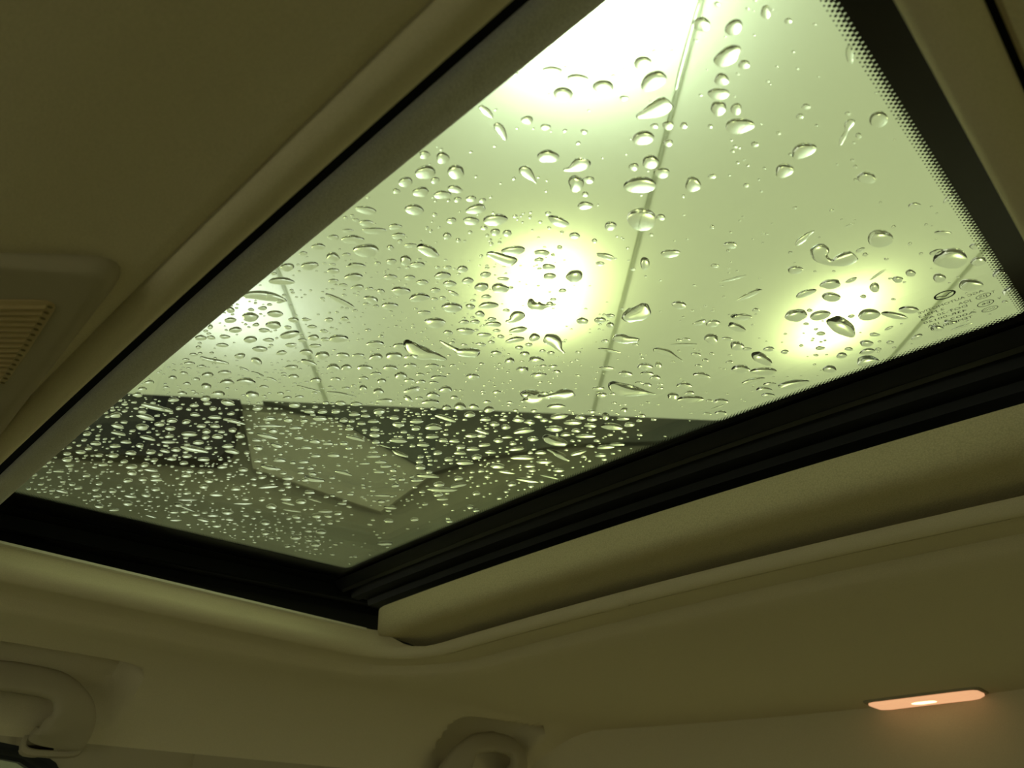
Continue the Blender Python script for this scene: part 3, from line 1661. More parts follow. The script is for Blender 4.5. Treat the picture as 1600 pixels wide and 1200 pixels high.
-33509 13666 293 368 -521 256
-38499 25302 139 186 -266 157
-2478 30401 129 142 -139 145
6912 4256 89 91 -96 67
-24532 31736 174 215 -271 209
-38069 199 154 192 -291 95
-25378 27619 283 349 -447 318
6322 12441 68 71 -75 65
4143 32129 110 118 -103 126
-15513 27613 285 333 -386 313
-3086 13817 80 86 -87 65
29489 37406 170 168 -94 253
6520 14051 58 60 -63 56
984 5822 100 105 -123 80
-3831 30494 124 137 -137 139
-15580 12693 63 71 -85 51
-9283 11549 115 126 -139 89
-11114 5977 108 118 -135 72
-5296 11096 167 180 -189 127
2378 25171 143 152 -139 145
3158 31087 92 99 -89 104
-28111 2412 114 136 -188 73
-3558 7210 67 71 -73 46
-33013 29265 126 163 -222 149
-8520 4346 66 71 -79 42
15348 10718 59 59 -52 53
-35894 10947 105 133 -193 87
2949 31330 96 104 -93 109
21242 5155 44 43 -48 49
4114 20730 151 159 -142 140
-35233 1217 142 175 -259 90
-20296 1828 76 86 -111 46
16648 19930 101 102 -86 112
-37902 6648 68 86 -128 51
-21315 9330 127 147 -188 96
-8318 6458 63 68 -75 42
-20157 6773 121 139 -176 85
-37875 8497 114 145 -215 89
-37767 20634 73 96 -138 75
-10626 22395 129 145 -160 127
30956 1039 60 58 -46 59
5458 4602 52 53 -58 40
-2101 11623 78 83 -83 60
1452 -1434 80 82 -97 51
26364 35417 89 88 -55 128
-10057 14491 73 81 -90 61
-36120 32076 207 276 -382 259
25110 26632 70 69 -46 87
-15244 7629 61 68 -82 44
-34603 33104 139 184 -252 176
-28967 -487 67 79 -111 39
-8274 -446 62 66 -90 41
7590 8519 97 99 -103 83
-37255 7186 121 153 -227 92
25187 -1406 125 121 -118 111
33174 25364 117 113 -80 206
-23245 -723 109 125 -167 62
-26469 2629 109 128 -175 70
-20550 5771 123 141 -180 85
-15012 15700 80 91 -108 69
6677 3987 65 66 -70 49
8970 7555 71 73 -73 59
-7635 24916 118 132 -139 121
19800 28049 72 72 -56 92
-38146 1661 93 117 -177 60
7870 24817 140 146 -121 140
20643 3868 62 61 -68 66
1632 37222 80 88 -80 100
-24335 16911 197 236 -306 179
-2123 19819 129 139 -138 119
8836 23404 98 102 -83 96
26346 20666 71 70 -44 79
3682 33618 135 145 -128 158
-32047 -660 113 136 -197 66
-29648 32816 104 133 -175 129
7778 31535 95 100 -82 107
-16757 10804 74 85 -103 58
-25549 14086 106 127 -168 91
-37711 2205 129 161 -243 85
-36828 12192 106 135 -197 91
-19905 2295 185 210 -269 114
-11638 8337 67 74 -85 48
-22711 3123 71 82 -108 45
-23877 14410 114 136 -176 99
-36622 3555 105 131 -194 71
36837 13652 94 90 -53 129
37897 17024 54 51 -28 80
4584 3076 73 75 -83 53
23989 10233 48 47 -48 61
-9051 3332 75 81 -90 46
-8650 3090 68 73 -82 42
8014 9124 62 64 -66 54
-23092 11869 84 99 -129 69
5636 4364 113 116 -126 86
31814 21794 50 49 -37 83
-19824 9727 224 258 -324 171
6609 10200 54 56 -59 48
-8646 1853 80 86 -97 48
30436 38023 110 108 -59 165
17819 35605 95 97 -64 113
16840 4291 108 107 -133 117
-38651 6598 85 109 -163 64
21348 23299 79 79 -58 92
-6959 20725 127 140 -148 120
-9632 25789 245 277 -300 257
-24241 1879 156 180 -241 96
5857 34711 105 112 -95 125
-20537 27784 74 89 -109 82
33433 11295 44 42 -30 57
5193 3327 75 77 -84 55
-14809 13571 84 95 -112 69
2627 24669 131 139 -127 131
-8598 9703 114 125 -137 85
3881 23996 119 127 -113 118
-9981 11243 173 190 -213 133
-2532 36578 140 156 -151 173
17336 8357 100 99 -121 122
23529 37141 65 66 -37 79
29112 19894 55 54 -45 88
17135 17727 82 82 -69 86
-8922 18725 73 81 -88 66
-9072 20137 249 278 -302 234
17476 27964 123 125 -84 129
-32669 -798 100 121 -176 59
-2367 29407 109 120 -117 120
-22660 19752 213 255 -323 205
-22862 933 99 113 -150 59
1389 37418 78 85 -78 97
-23071 27439 199 242 -303 221
-11737 13790 64 72 -81 53
-35547 23326 116 151 -213 125
-8815 14780 101 112 -122 85
-2230 7350 102 108 -109 70
-5779 4616 66 71 -76 42
3703 20147 68 72 -65 63
-6577 11935 118 129 -137 92
-7619 7317 68 73 -80 47
-17733 166 157 176 -220 90
1559 34318 143 155 -141 169
-20536 7190 95 109 -139 68
-29714 4974 77 92 -129 53
-1929 9211 57 61 -61 41
27312 31430 123 121 -74 166
13745 21521 58 59 -53 66
-12668 26453 109 126 -141 117
4792 15083 63 66 -58 52
-3809 32078 92 102 -101 106
16346 20674 61 62 -52 68
-17297 356 64 72 -89 37
-20829 15238 73 86 -108 64
-9921 16163 130 145 -160 113
17157 11163 69 69 -58 63
-21126 16699 74 87 -109 66
-18221 22739 86 101 -122 87
-6067 13435 89 97 -102 72
33975 21753 52 50 -34 85
-3566 15390 118 127 -129 99
-36200 3903 68 84 -125 46
7380 7421 150 154 -161 124
-8028 16403 124 137 -148 108
-35872 13756 71 90 -130 63
-3895 22866 88 96 -97 86
-3091 757 118 124 -156 81
5781 8938 64 66 -71 55
-22922 15256 90 106 -136 79
31504 14772 48 46 -35 68
-7203 12435 184 201 -216 146
-2976 30014 87 96 -95 97
-24850 12976 95 114 -149 80
5286 32801 82 88 -76 95
18358 11558 219 218 -177 200
6394 1686 55 56 -61 39
-4827 25541 91 101 -102 94
-10067 31249 304 348 -375 351
-20318 159 81 92 -118 47
35515 38020 101 98 -42 152
-35709 631 88 108 -161 55
-4601 7412 56 60 -62 39
10819 33029 69 72 -56 79
-32785 29729 82 107 -145 98
-30153 587 99 118 -168 60
38590 15730 76 73 -39 111
-18423 3958 73 82 -103 47
9539 17526 74 77 -76 78
4818 2641 95 97 -107 68
-2887 19299 70 76 -76 64
-29275 3731 115 138 -193 77
-6179 7247 105 113 -121 72
-33175 20808 93 118 -164 94
36901 38163 70 68 -27 105
-25455 9090 141 167 -222 107
30090 -557 83 80 -65 76
-13266 3202 63 69 -82 39
6128 7271 66 67 -72 54
-8911 31955 170 193 -205 197
7982 18736 139 144 -120 123
-33650 5004 66 82 -118 47
-37106 25921 111 147 -208 126
28524 -766 132 127 -111 121
-4787 9457 91 98 -102 66
-7983 22267 92 103 -110 90
-24220 10468 135 159 -209 106
-9639 7429 63 69 -77 44
22568 18663 74 74 -53 79
-34348 19084 130 166 -233 128
6685 -175 73 74 -79 48
36854 25075 78 75 -44 137
11030 24373 154 159 -124 152
18253 15139 62 62 -51 62
-25732 -556 65 76 -103 37
-9262 18904 86 96 -105 79
-16234 24145 139 162 -190 143
17564 19182 101 102 -84 110
24475 38035 66 66 -36 81
-14263 10495 138 155 -183 106
4031 16355 107 112 -101 91
-30427 14729 75 93 -128 67
-6340 -211 152 161 -214 102
-11842 12424 126 140 -160 101
9435 19644 125 129 -104 113
9604 25845 86 89 -72 88
29568 1426 43 42 -35 43
7042 34426 78 83 -69 92
-4965 36278 216 243 -243 267
-9027 398 65 70 -79 37
-4342 6978 78 83 -87 53
14178 4401 46 46 -61 51
-4772 7089 66 70 -74 45
-14695 14941 138 157 -184 118
30387 3918 58 56 -45 62
-8730 30720 81 91 -97 92
-28156 21171 350 433 -576 352
-6744 12991 66 72 -77 53
848 12657 65 69 -66 51
4708 26256 222 236 -206 229
-26805 17274 111 135 -180 103
34636 5618 37 35 -23 41
-4545 -133 97 102 -132 65
6678 30073 327 346 -291 359
-23775 4736 99 115 -153 67
3915 5209 72 74 -83 56
-37508 30766 146 195 -274 179
-1685 36089 136 151 -144 167
2786 14947 73 77 -71 60
-10170 866 76 82 -93 43
-14345 14293 142 160 -188 119
-30868 12484 129 159 -221 109
9933 10314 81 83 -82 72
28876 1014 65 63 -54 64
-11910 16449 128 144 -163 112
-32825 14380 212 266 -374 188
-37738 33053 125 169 -236 160
-19474 38642 239 291 -345 316
-17597 29328 82 97 -115 93
-7107 18512 271 299 -317 245
-15902 28902 73 85 -99 82
-30487 28158 148 189 -252 171
-2043 2520 66 69 -85 48
36452 4949 48 46 -28 53
-9396 2703 58 62 -70 35
16234 20393 81 82 -70 90
-37322 8390 100 126 -187 78
-5578 29800 78 87 -89 87
-14634 2827 96 107 -128 60
-9419 20634 95 106 -116 90
-31075 29374 374 480 -643 441
1965 24479 137 146 -134 137
4677 15873 147 154 -137 123
-37975 4131 79 99 -149 55
-19143 15057 110 128 -158 95
-18772 24873 72 86 -103 76
19554 31410 78 79 -50 87
11023 12431 60 61 -59 56
-13599 33009 188 220 -247 225
-10212 11689 77 85 -95 60
-27755 2857 124 147 -203 80
3223 6787 103 107 -121 85
17812 12216 115 114 -94 106
-3205 19129 92 99 -100 83
-15973 22059 69 80 -94 68
-32616 -1093 77 93 -135 44
-14244 21962 88 101 -117 87
6136 16781 98 102 -88 83
-3371 16967 78 84 -85 68
-1172 8647 77 81 -81 55
20275 7841 63 62 -70 76
18185 37778 114 116 -76 140
-23276 11589 104 122 -158 83
-37263 17720 82 106 -153 79
-5747 9939 58 62 -66 43
-5707 22422 144 159 -165 141
-7526 36435 306 349 -361 381
-29078 6960 311 374 -519 227
30332 18655 54 52 -42 83
22996 6264 57 56 -59 66
-10312 13318 94 105 -117 77
12958 11252 61 62 -58 56
-26345 19885 101 123 -162 99
-208 -173 61 63 -77 41
-792 21244 100 108 -104 95
-38098 30552 90 121 -171 111
6103 22182 97 101 -87 92
-24994 24420 93 114 -146 99
29641 23083 56 55 -31 65
-769 -502 87 91 -111 57
35692 17510 96 92 -57 144
-33816 18466 70 89 -124 68
-18413 9298 70 80 -100 53
-15476 10257 113 128 -153 86
30793 14693 110 107 -84 156
-15272 3065 59 66 -80 37
-3977 15172 65 70 -72 55
23172 6760 55 54 -56 64
-12812 27498 161 185 -208 175
22665 36500 83 84 -48 100
-3245 1057 113 118 -150 78
-10100 34106 141 162 -174 170
-13798 23642 107 123 -140 109
-328 30068 81 88 -84 90
-4702 2277 55 58 -75 40
-32305 34856 104 136 -182 135
31922 18285 85 83 -62 131
8327 7340 83 85 -87 69
-21984 26090 167 201 -250 181
16099 8747 82 82 -103 101
28204 17623 57 56 -48 86
19641 27511 61 61 -47 77
-18456 19775 267 312 -379 254
-2572 16805 64 69 -69 55
7305 8936 74 76 -79 64
5927 9595 72 74 -79 63
-908 22470 109 117 -113 105
-10192 23023 77 86 -95 76
-30500 38529 155 202 -263 210
-35137 30023 85 112 -155 103
3872 8591 63 66 -73 54
-12009 10131 89 98 -113 67
-5856 18116 65 72 -75 59
-27311 34041 95 120 -154 119
-28761 23454 83 103 -137 87
3503 25981 77 82 -74 80
-29913 -45 64 76 -108 38
-20614 20622 73 87 -108 72
9701 27376 84 87 -69 87
21932 12549 121 120 -128 164
23714 -556 60 59 -60 56
-38559 22498 85 112 -162 90
-25499 410 89 104 -141 53
16290 -409 94 93 -118 88
-35061 13151 117 148 -213 102
-16042 1062 59 66 -81 35
10057 22020 91 94 -75 86
-35345 3199 80 99 -147 54
16603 25622 65 66 -56 80
-35856 29598 100 132 -184 120
-7898 34546 139 158 -165 168
-25839 32328 190 237 -302 231
35674 29732 51 49 -21 66
-26109 24756 175 215 -279 187
-17439 33233 197 235 -275 238
-1759 11473 73 78 -77 56
-10214 30106 98 112 -121 111
25882 19802 188 185 -120 205
27661 16430 103 101 -89 153
-19603 25336 112 133 -162 119
-19137 29506 133 159 -190 152
-11780 -1001 90 98 -115 49
28168 7531 41 40 -35 48
-21567 -798 67 77 -100 38
-17686 1994 59 66 -82 36
-33839 26426 94 122 -168 106
-36448 2420 79 99 -147 52
-38634 17518 72 95 -138 70
19458 12681 65 65 -51 61
-1556 986 61 64 -79 42
-8507 2217 134 144 -160 80
-14663 15749 66 75 -88 57
-33546 30549 236 308 -420 286
2068 -216 98 101 -117 65
19410 10872 64 63 -73 83
4247 -328 70 72 -80 46
8938 18136 67 69 -69 71
10586 7330 81 82 -81 67
-5421 19875 64 70 -73 60
-37820 22428 111 146 -209 118
-21963 32194 79 96 -118 94
6870 12289 60 62 -65 57
-16743 36684 133 159 -184 170
9699 21811 64 67 -53 61
-22547 3875 67 77 -101 44
-2939 -1461 79 83 -104 50
-29994 3924 151 182 -256 102
-3821 11939 102 110 -112 79
2661 27980 75 80 -73 80
-25525 11441 76 91 -120 61
-5978 5100 81 87 -93 53
-18595 -114 70 78 -99 40
2219 -646 85 87 -101 55
-20904 12951 158 184 -233 131
-21391 2711 64 73 -94 40
-5817 20709 204 224 -233 193
-15280 20542 154 177 -207 148
-22021 19177 257 305 -385 244
21995 5412 77 76 -82 87
-8971 14474 69 76 -83 57
12153 23341 81 83 -63 78
-7225 16138 195 214 -229 168
-3257 13238 110 118 -120 88
4180 22122 92 98 -87 88
7681 18426 63 65 -55 55
15582 21935 196 199 -171 225
-16283 19468 84 97 -116 80
-7715 11741 97 106 -115 75
-24808 6542 93 109 -145 66
-4338 20399 105 115 -117 98
-33488 28925 86 111 -152 101
-26345 17478 82 100 -132 77
33603 4900 71 68 -48 78
32227 1810 66 63 -47 66
11915 11377 54 55 -52 49
-16403 4004 61 68 -84 39
2275 24791 83 89 -81 84
-26690 7081 277 329 -446 201
7827 5634 62 63 -66 49
-15382 -1029 118 130 -159 64
6924 5162 108 110 -116 84
20504 7783 60 59 -66 72
-31133 27077 164 209 -281 186
-15022 1957 68 75 -91 41
-2569 13093 72 77 -77 57
-3778 17298 86 94 -95 76
26197 11290 52 51 -47 68
5513 -886 111 113 -124 71
35707 27712 92 89 -55 169
20750 9752 82 81 -90 103
-1161 8094 90 95 -94 63
30601 8684 144 140 -111 176
-8764 327 86 93 -104 49
29918 -154 55 53 -44 52
5848 32441 119 127 -108 137
-10318 10579 95 105 -118 72
31563 38422 71 69 -36 106
-6270 6677 111 120 -128 76
-7345 3188 71 76 -83 43
391 15457 99 105 -101 83
-5355 7967 76 81 -86 53
-5118 4249 78 83 -88 49
-10668 13496 81 90 -101 66
-25526 3235 113 132 -179 73
-31262 813 70 85 -121 43
-25573 15388 70 84 -111 62
-34882 2928 184 227 -334 122
-20989 37009 82 101 -121 106
37779 7783 62 59 -33 74
-36152 5846 108 135 -200 79
-12221 7299 92 101 -117 64
-15627 31366 109 129 -148 128
27519 10037 48 46 -42 60
-21124 13668 69 80 -101 58
8665 -708 68 68 -102 63
-7666 5116 65 70 -77 42
25562 32809 127 126 -81 175
-1685 16600 84 90 -88 72
-3471 23136 91 99 -99 89
4075 11251 74 77 -85 68
2322 5282 54 57 -65 43
-23357 2813 127 147 -195 81
-517 4752 92 96 -116 71
5821 6168 93 96 -103 75
-10538 904 126 136 -156 73
-27596 15457 69 84 -113 62
25063 36190 112 111 -60 134
-5264 26748 92 102 -104 97
-9826 32328 138 157 -169 161
-6965 3678 80 86 -93 50
-6201 21833 227 250 -261 219
15664 4713 83 83 -106 92
9236 32053 96 101 -81 109
-12981 701 55 61 -72 32
-36081 25046 93 122 -172 103
-25454 4104 63 73 -99 42
-32350 18491 345 435 -604 334
5652 19949 97 101 -88 88
-10087 8067 97 106 -120 69
-31179 9352 114 139 -196 89
26434 -376 46 45 -42 43
37602 23654 65 63 -35 112
-6280 14512 61 67 -71 51
21704 2483 66 64 -70 67
-26951 35182 129 163 -208 164
1675 491 81 84 -98 55
15950 11072 77 77 -67 70
-4186 13868 72 77 -79 58
-2444 15283 61 66 -66 51
-16505 943 81 90 -111 47
-31839 -958 75 90 -130 43
-9337 29401 83 94 -101 93
-8958 17796 74 82 -90 66
16351 10491 78 78 -67 69
4731 9913 154 159 -174 137
-6017 -1432 122 129 -171 79
-28748 7784 95 115 -158 71
3834 66 91 93 -105 60
-15034 6818 112 125 -150 78
-32584 33257 137 180 -241 173
19256 -1082 41 40 -47 37
-26182 674 99 116 -158 59
20560 8285 75 74 -82 91
6674 8721 72 74 -78 61
-33077 4844 93 114 -164 65
-25468 8554 63 75 -100 47
-4991 38223 185 209 -209 236
-6086 12009 69 75 -79 54
23811 29656 70 69 -48 92
-36491 12676 101 129 -188 88
-31498 28712 83 107 -144 97
21968 16449 117 116 -85 119
-2760 6562 55 59 -60 37
2709 19006 103 109 -99 92
-18343 -1033 63 71 -90 35
-16541 4206 89 99 -122 58
-1138 32240 188 206 -197 217
-9319 32252 77 88 -94 91
-12502 16019 318 357 -409 276
27313 32243 229 226 -138 314
-29835 8360 263 318 -443 199
-7899 28290 142 159 -168 155
17909 11848 74 73 -60 68
-9264 5750 123 134 -150 82
-8236 14798 81 89 -97 68
-35533 28958 155 205 -284 184
-23201 8707 94 110 -143 70
-38418 1153 172 215 -328 109
8026 2957 77 78 -81 56
29811 31578 180 176 -98 243
-14591 29427 173 202 -231 196
-13997 20742 83 95 -110 80
-1717 18064 110 118 -116 97
22296 15531 57 56 -41 56
-25425 6732 163 192 -258 117
4159 16924 134 140 -125 115
4841 20204 108 114 -100 99
-17586 1061 64 71 -89 38
3841 21017 136 144 -129 127
-34888 7619 81 101 -147 62
-482 23071 143 154 -148 140
-11005 38161 193 224 -242 248
-12806 2766 62 68 -80 38
19918 7904 54 54 -61 65
-9683 5047 59 64 -72 39
-14741 14421 100 113 -133 84
29905 21939 97 94 -76 160
7580 20041 124 129 -108 113
-7792 -654 107 115 -155 71
-30171 11781 78 96 -133 65
7112 6833 163 167 -176 133
-29009 25645 80 100 -133 88
-14837 1802 72 80 -97 43
-27204 9838 68 82 -110 53
-16756 15165 170 195 -235 147
25120 21998 79 78 -52 90
3554 23631 73 77 -69 72
-28003 4495 152 181 -250 103
-30452 4843 141 170 -239 97
-36215 27600 88 116 -163 102
-4211 14161 60 65 -66 49
-19158 -1143 63 70 -90 34
-1513 12782 98 105 -103 77
-37691 5462 73 92 -138 53
-10446 -674 107 116 -133 59
-18068 553 115 128 -162 67
-29781 26969 199 252 -335 224
237 31219 70 76 -71 79
2043 1150 63 65 -76 44
-5116 9139 124 133 -140 90
4544 7260 84 87 -96 70
-34700 1449 92 113 -166 58
24489 3002 51 50 -50 53
12418 25025 98 101 -76 98
13505 13273 59 59 -54 56
31867 11969 56 54 -41 75
29402 16887 48 47 -39 71
-5876 2931 96 103 -135 72
-15224 2592 153 170 -206 94
-3205 26355 144 158 -157 150
-22360 1424 92 105 -138 56
10073 6724 49 50 -50 40
-20170 10619 138 159 -201 108
1087 15898 61 65 -61 52
-27940 3892 96 114 -158 64
3433 29205 78 84 -75 85
-5150 -1229 52 55 -72 34
-3766 33699 85 95 -94 101
-36235 4227 80 100 -148 55
7423 10615 90 92 -96 81
11987 22460 115 118 -90 110
-2483 9892 103 109 -110 75
16738 34097 70 72 -48 81
-32546 15013 91 114 -159 82
-9121 19372 90 100 -109 83
-30183 22840 85 107 -144 89
-7655 17065 75 83 -89 66
-2173 7662 101 107 -107 70
10995 5551 71 71 -69 55
-9814 13144 237 262 -291 191
3085 25926 121 129 -117 125
-12759 9842 90 100 -116 67
-15262 701 72 80 -97 42
15978 6016 184 184 -232 211
-1708 26287 296 322 -313 308
-11107 14101 69 77 -87 57
36028 5073 62 59 -36 68
-17560 16989 214 247 -299 192
-2242 15106 78 83 -83 65
13360 7580 124 125 -115 103
-9230 34149 125 142 -151 150
-16023 28656 86 101 -118 96
12184 8608 67 68 -64 57
-2579 27016 82 90 -89 87
-16435 2259 160 179 -220 98
-2101 22585 214 232 -228 208
7710 37367 81 86 -71 100
-8429 12035 113 124 -136 89
-3634 6213 59 63 -65 39
-32977 11205 142 177 -251 117
34348 35345 55 54 -25 80
2556 13313 58 61 -57 46
21066 403 41 40 -44 39
32184 7642 62 60 -44 74
-12465 19977 82 93 -105 77
-34951 21115 91 118 -166 94
32764 1513 38 37 -27 38
26650 626 77 74 -69 74
-7768 8522 119 129 -140 85
29262 -735 39 38 -32 36
6488 9858 101 104 -110 89
-8805 22035 110 123 -133 107
-13267 16993 163 184 -212 145
5004 5971 95 98 -107 76
-4704 7934 156 167 -175 109
4319 23712 204 216 -191 201
-11174 8615 95 105 -119 69
8074 3529 64 65 -68 47
-25904 1725 61 71 -97 38
-21001 4037 77 88 -113 50
2668 8666 58 60 -68 50
-33593 -1017 90 109 -160 52
-33580 8030 145 179 -257 110
-28092 335 159 187 -261 95
11467 22684 62 64 -49 59
-31089 35607 88 115 -152 115
-15310 8558 63 71 -85 46
-3196 35778 76 85 -83 93
23772 25349 61 60 -41 74
-23874 2356 121 141 -187 76
-27749 16666 79 96 -129 72
-27452 18525 76 93 -124 72
-8497 2925 67 72 -80 41
5674 21906 64 67 -58 61
-38315 3124 107 135 -203 72
10124 25217 80 83 -66 80
11740 14047 207 211 -200 202
-30506 13760 77 95 -132 67
-9568 14487 106 117 -130 88
-36200 22656 169 221 -313 180
11123 28754 207 214 -166 221
-33420 2919 66 80 -117 43
-16133 1477 148 164 -202 88
22957 14510 75 74 -77 107
-23098 8228 160 187 -244 118
7657 30560 108 114 -94 120
35543 26246 100 96 -60 179
-6248 2268 55 59 -77 40
-36780 852 96 119 -179 60
-10693 10364 69 76 -86 52
-10807 33749 99 114 -124 119
-33134 27940 124 160 -219 143
35149 35653 81 78 -34 116
-11041 20997 95 107 -119 91
-18438 33436 122 147 -173 149
21906 35703 74 74 -44 88
21043 10573 83 82 -90 107
6823 28860 94 99 -83 101
-1816 20230 122 132 -130 114
25757 34904 139 138 -89 199
-26633 24258 165 203 -265 175
-22349 9788 86 101 -130 66
-20177 5278 149 171 -218 101
-36639 14177 78 100 -146 70
5201 21878 64 68 -59 61
-2026 1709 87 91 -113 62
1290 1696 148 154 -181 105
5658 7444 53 55 -59 44
20724 8995 83 82 -91 102
-35756 7508 158 197 -289 119
-22225 4999 68 78 -102 46
-33989 3212 108 132 -193 72
14007 8402 75 76 -69 63
-30763 3117 86 103 -146 56
-20620 22070 102 122 -150 103
-23698 8933 80 94 -123 60
-14723 -250 119 131 -159 67
-11943 -530 67 73 -85 37
7780 9804 61 62 -64 54
-31083 16140 108 134 -185 99
1598 6013 70 73 -85 56
-19858 7649 95 109 -138 69
-4323 -1113 90 95 -123 59
7376 4869 76 78 -81 59
35587 8668 51 49 -31 62
-18040 18153 217 252 -306 200
-4802 17301 83 90 -93 73
24307 27691 88 88 -59 112
-8008 14526 131 144 -156 109
5498 31804 78 84 -72 89
5001 2431 98 101 -111 70
210 317 67 69 -83 45
5124 22194 67 70 -62 64
-4477 31329 129 143 -144 147
3889 10944 58 61 -67 53
-31442 12727 152 188 -262 129
-36055 3136 134 167 -248 90
3721 -683 69 71 -80 45
17403 18949 60 60 -50 65
18622 18157 58 58 -47 61
-21774 2285 68 78 -102 42
9477 21628 103 106 -86 96
-15719 21784 74 86 -101 73
-6745 36678 111 126 -129 139
1734 26239 70 75 -69 72
-10133 20587 151 170 -187 144
36677 15445 124 119 -71 179
-9443 26969 159 179 -194 170
6494 13244 76 79 -83 74
-18735 9092 77 89 -110 58
4956 38065 140 150 -129 175
-3209 18743 80 87 -87 72
-31686 4839 109 133 -189 76
-20267 -387 83 94 -121 47
-5053 31177 110 122 -124 125
-13180 35477 103 121 -134 128
-3380 24557 84 92 -92 85
28101 30746 80 79 -47 107
7443 4151 94 96 -100 71
-1016 14333 80 85 -83 65
33917 2763 39 37 -26 40
14527 5260 65 65 -85 73
-23397 22016 84 101 -128 84
-8235 18258 136 151 -163 123
-5946 14979 68 74 -77 56
-33443 25663 125 161 -222 139
-26884 3748 81 96 -131 54
7144 9717 63 65 -68 56
-37114 31967 89 119 -166 111
-6209 31264 92 104 -106 106
32683 31538 113 110 -54 152
33958 26751 112 109 -51 139
-5338 1368 147 156 -203 104
17177 6755 93 93 -114 109
-13208 2839 81 89 -105 50
-33327 10867 67 83 -118 54
1135 23615 97 104 -97 96
-30777 23581 89 112 -152 94
8618 15200 80 82 -83 80
-23469 5964 64 74 -98 44
-29558 -1190 95 113 -160 54
10145 3351 64 64 -64 47
-3838 26083 74 82 -82 77
30482 37056 195 191 -103 288
26604 21292 73 72 -45 83
2995 19370 138 145 -132 124
19998 7621 97 96 -109 116
15781 15536 192 194 -167 193
-12499 4517 66 72 -85 43
25054 3597 45 43 -43 47
-28067 18140 221 271 -363 209
-14588 2490 82 91 -109 50
38076 37194 151 146 -54 224
-8567 15893 163 180 -196 140
-1637 1401 58 61 -75 41
3534 25509 69 74 -66 71
2823 34079 92 100 -89 109
36763 5843 39 37 -22 43
-16126 5028 78 88 -107 52
-36807 20644 110 143 -205 113
-24067 5550 76 89 -118 52
-4541 35594 76 86 -85 93
-13268 20532 103 118 -135 99
15084 -713 63 63 -82 59
-27172 11941 132 158 -213 108
34896 9145 62 60 -39 77
7972 29976 256 269 -221 281
-422 -355 67 70 -85 44
-2902 37940 134 149 -145 169
-18432 14579 148 171 -210 126
9573 20934 87 90 -72 81
5819 3327 80 82 -88 59
-32593 4767 78 96 -137 54
-36958 23969 207 272 -387 226
-22779 1506 69 79 -105 42
5314 16919 68 71 -62 58
-17021 3787 166 186 -230 107
3493 9201 71 74 -83 62
-23639 11055 122 144 -188 97
-27949 34945 142 181 -234 182
-16933 -992 69 76 -95 38
-1364 13848 60 64 -63 49
38322 13358 49 47 -25 68
9682 38683 103 109 -86 130
12315 32080 138 143 -107 155
25385 15963 49 48 -46 72
-2562 14025 93 100 -100 76
-19449 4543 101 115 -146 67
6231 3981 77 79 -84 58
7482 18730 86 89 -75 76
-32262 16511 89 112 -155 82
5360 7185 59 61 -66 49
10559 33754 258 270 -210 300
-14284 27995 125 145 -165 137
32553 4607 60 58 -42 65
19978 8282 51 50 -57 61
9390 23298 80 83 -67 77
9816 21045 87 89 -72 80
3152 36752 82 89 -79 101
-17590 30811 87 103 -122 101
-36205 26142 200 263 -369 227
26836 33351 99 98 -61 138
-17842 31192 139 165 -195 162
-2105 524 63 66 -82 43
-33462 33051 210 275 -373 264
-23372 11320 72 85 -111 58
-33866 16684 178 226 -319 167
-30467 8695 118 143 -200 90
-35538 11537 120 152 -219 100
-5475 30946 123 137 -140 140
34078 7777 51 49 -34 61
16268 15317 154 155 -132 153
19291 11794 97 97 -111 129
36216 9424 52 50 -30 65
568 29121 93 101 -94 101
-23584 1660 141 163 -217 87
5016 17848 63 66 -58 55
-13901 4419 114 127 -151 74
-10541 1280 84 91 -105 49
-533 12195 78 83 -80 60
36473 34276 81 78 -32 115
20536 31137 205 206 -127 226
-23020 299 286 328 -435 167
-6037 8810 68 73 -78 49
-17795 20113 119 139 -167 114
-23411 -1376 77 88 -117 42
10496 12580 101 103 -100 95
-15674 13252 89 101 -121 73
11687 25751 100 103 -79 101
-2520 -1334 80 83 -105 51
-33808 22065 113 145 -202 118
-24457 -1155 180 208 -281 101
-11544 -548 108 117 -137 59
-31228 15058 110 137 -190 99
-8599 192 70 75 -84 39
13018 878 97 97 -132 95
-5139 9924 77 83 -87 57
7869 19863 62 64 -54 56
17683 11800 58 58 -48 54
-12273 -426 67 73 -86 37
-27179 28903 171 214 -278 198
-944 -233 155 162 -198 103
-22770 11121 154 181 -234 123
-30302 5166 77 92 -130 53
-15026 23752 76 88 -102 78
-18197 -436 248 277 -350 139
-10196 14098 94 104 -116 78
2818 4208 62 65 -74 48
-28093 14909 101 123 -166 89
-11368 3619 58 64 -74 37
30253 6303 53 51 -42 61
25207 34655 60 60 -39 86
-24226 7891 91 107 -141 67
-10245 8676 96 105 -119 70
-2015 24357 129 141 -138 130
20853 8014 64 63 -70 77
-16518 -415 82 91 -112 46
-24854 -422 251 290 -392 144
-5561 9301 66 71 -75 48
-12227 392 59 64 -76 34
10562 -1057 48 48 -69 44
16660 14535 87 87 -73 85
15498 24882 63 64 -55 76
15021 21590 57 58 -51 65
32002 35073 74 72 -37 106
9863 34353 192 202 -159 226
5340 16257 173 180 -158 146
29965 36363 103 101 -56 151
-17774 32499 92 110 -129 110
-16546 520 166 184 -228 96
22867 -914 51 50 -53 47
6484 21283 74 77 -66 69
14059 11554 69 69 -62 63
19465 25708 164 165 -129 201
7773 2460 62 63 -66 45
13386 19838 102 104 -95 113
11190 10422 70 71 -68 62
29669 19306 70 68 -56 109
10522 23007 70 72 -57 67
18935 15906 59 59 -47 60
-6889 32174 122 137 -142 142
-26052 5718 78 92 -125 55
-2527 -192 91 95 -119 61
-37500 2956 192 240 -360 129
20569 21647 68 68 -52 77
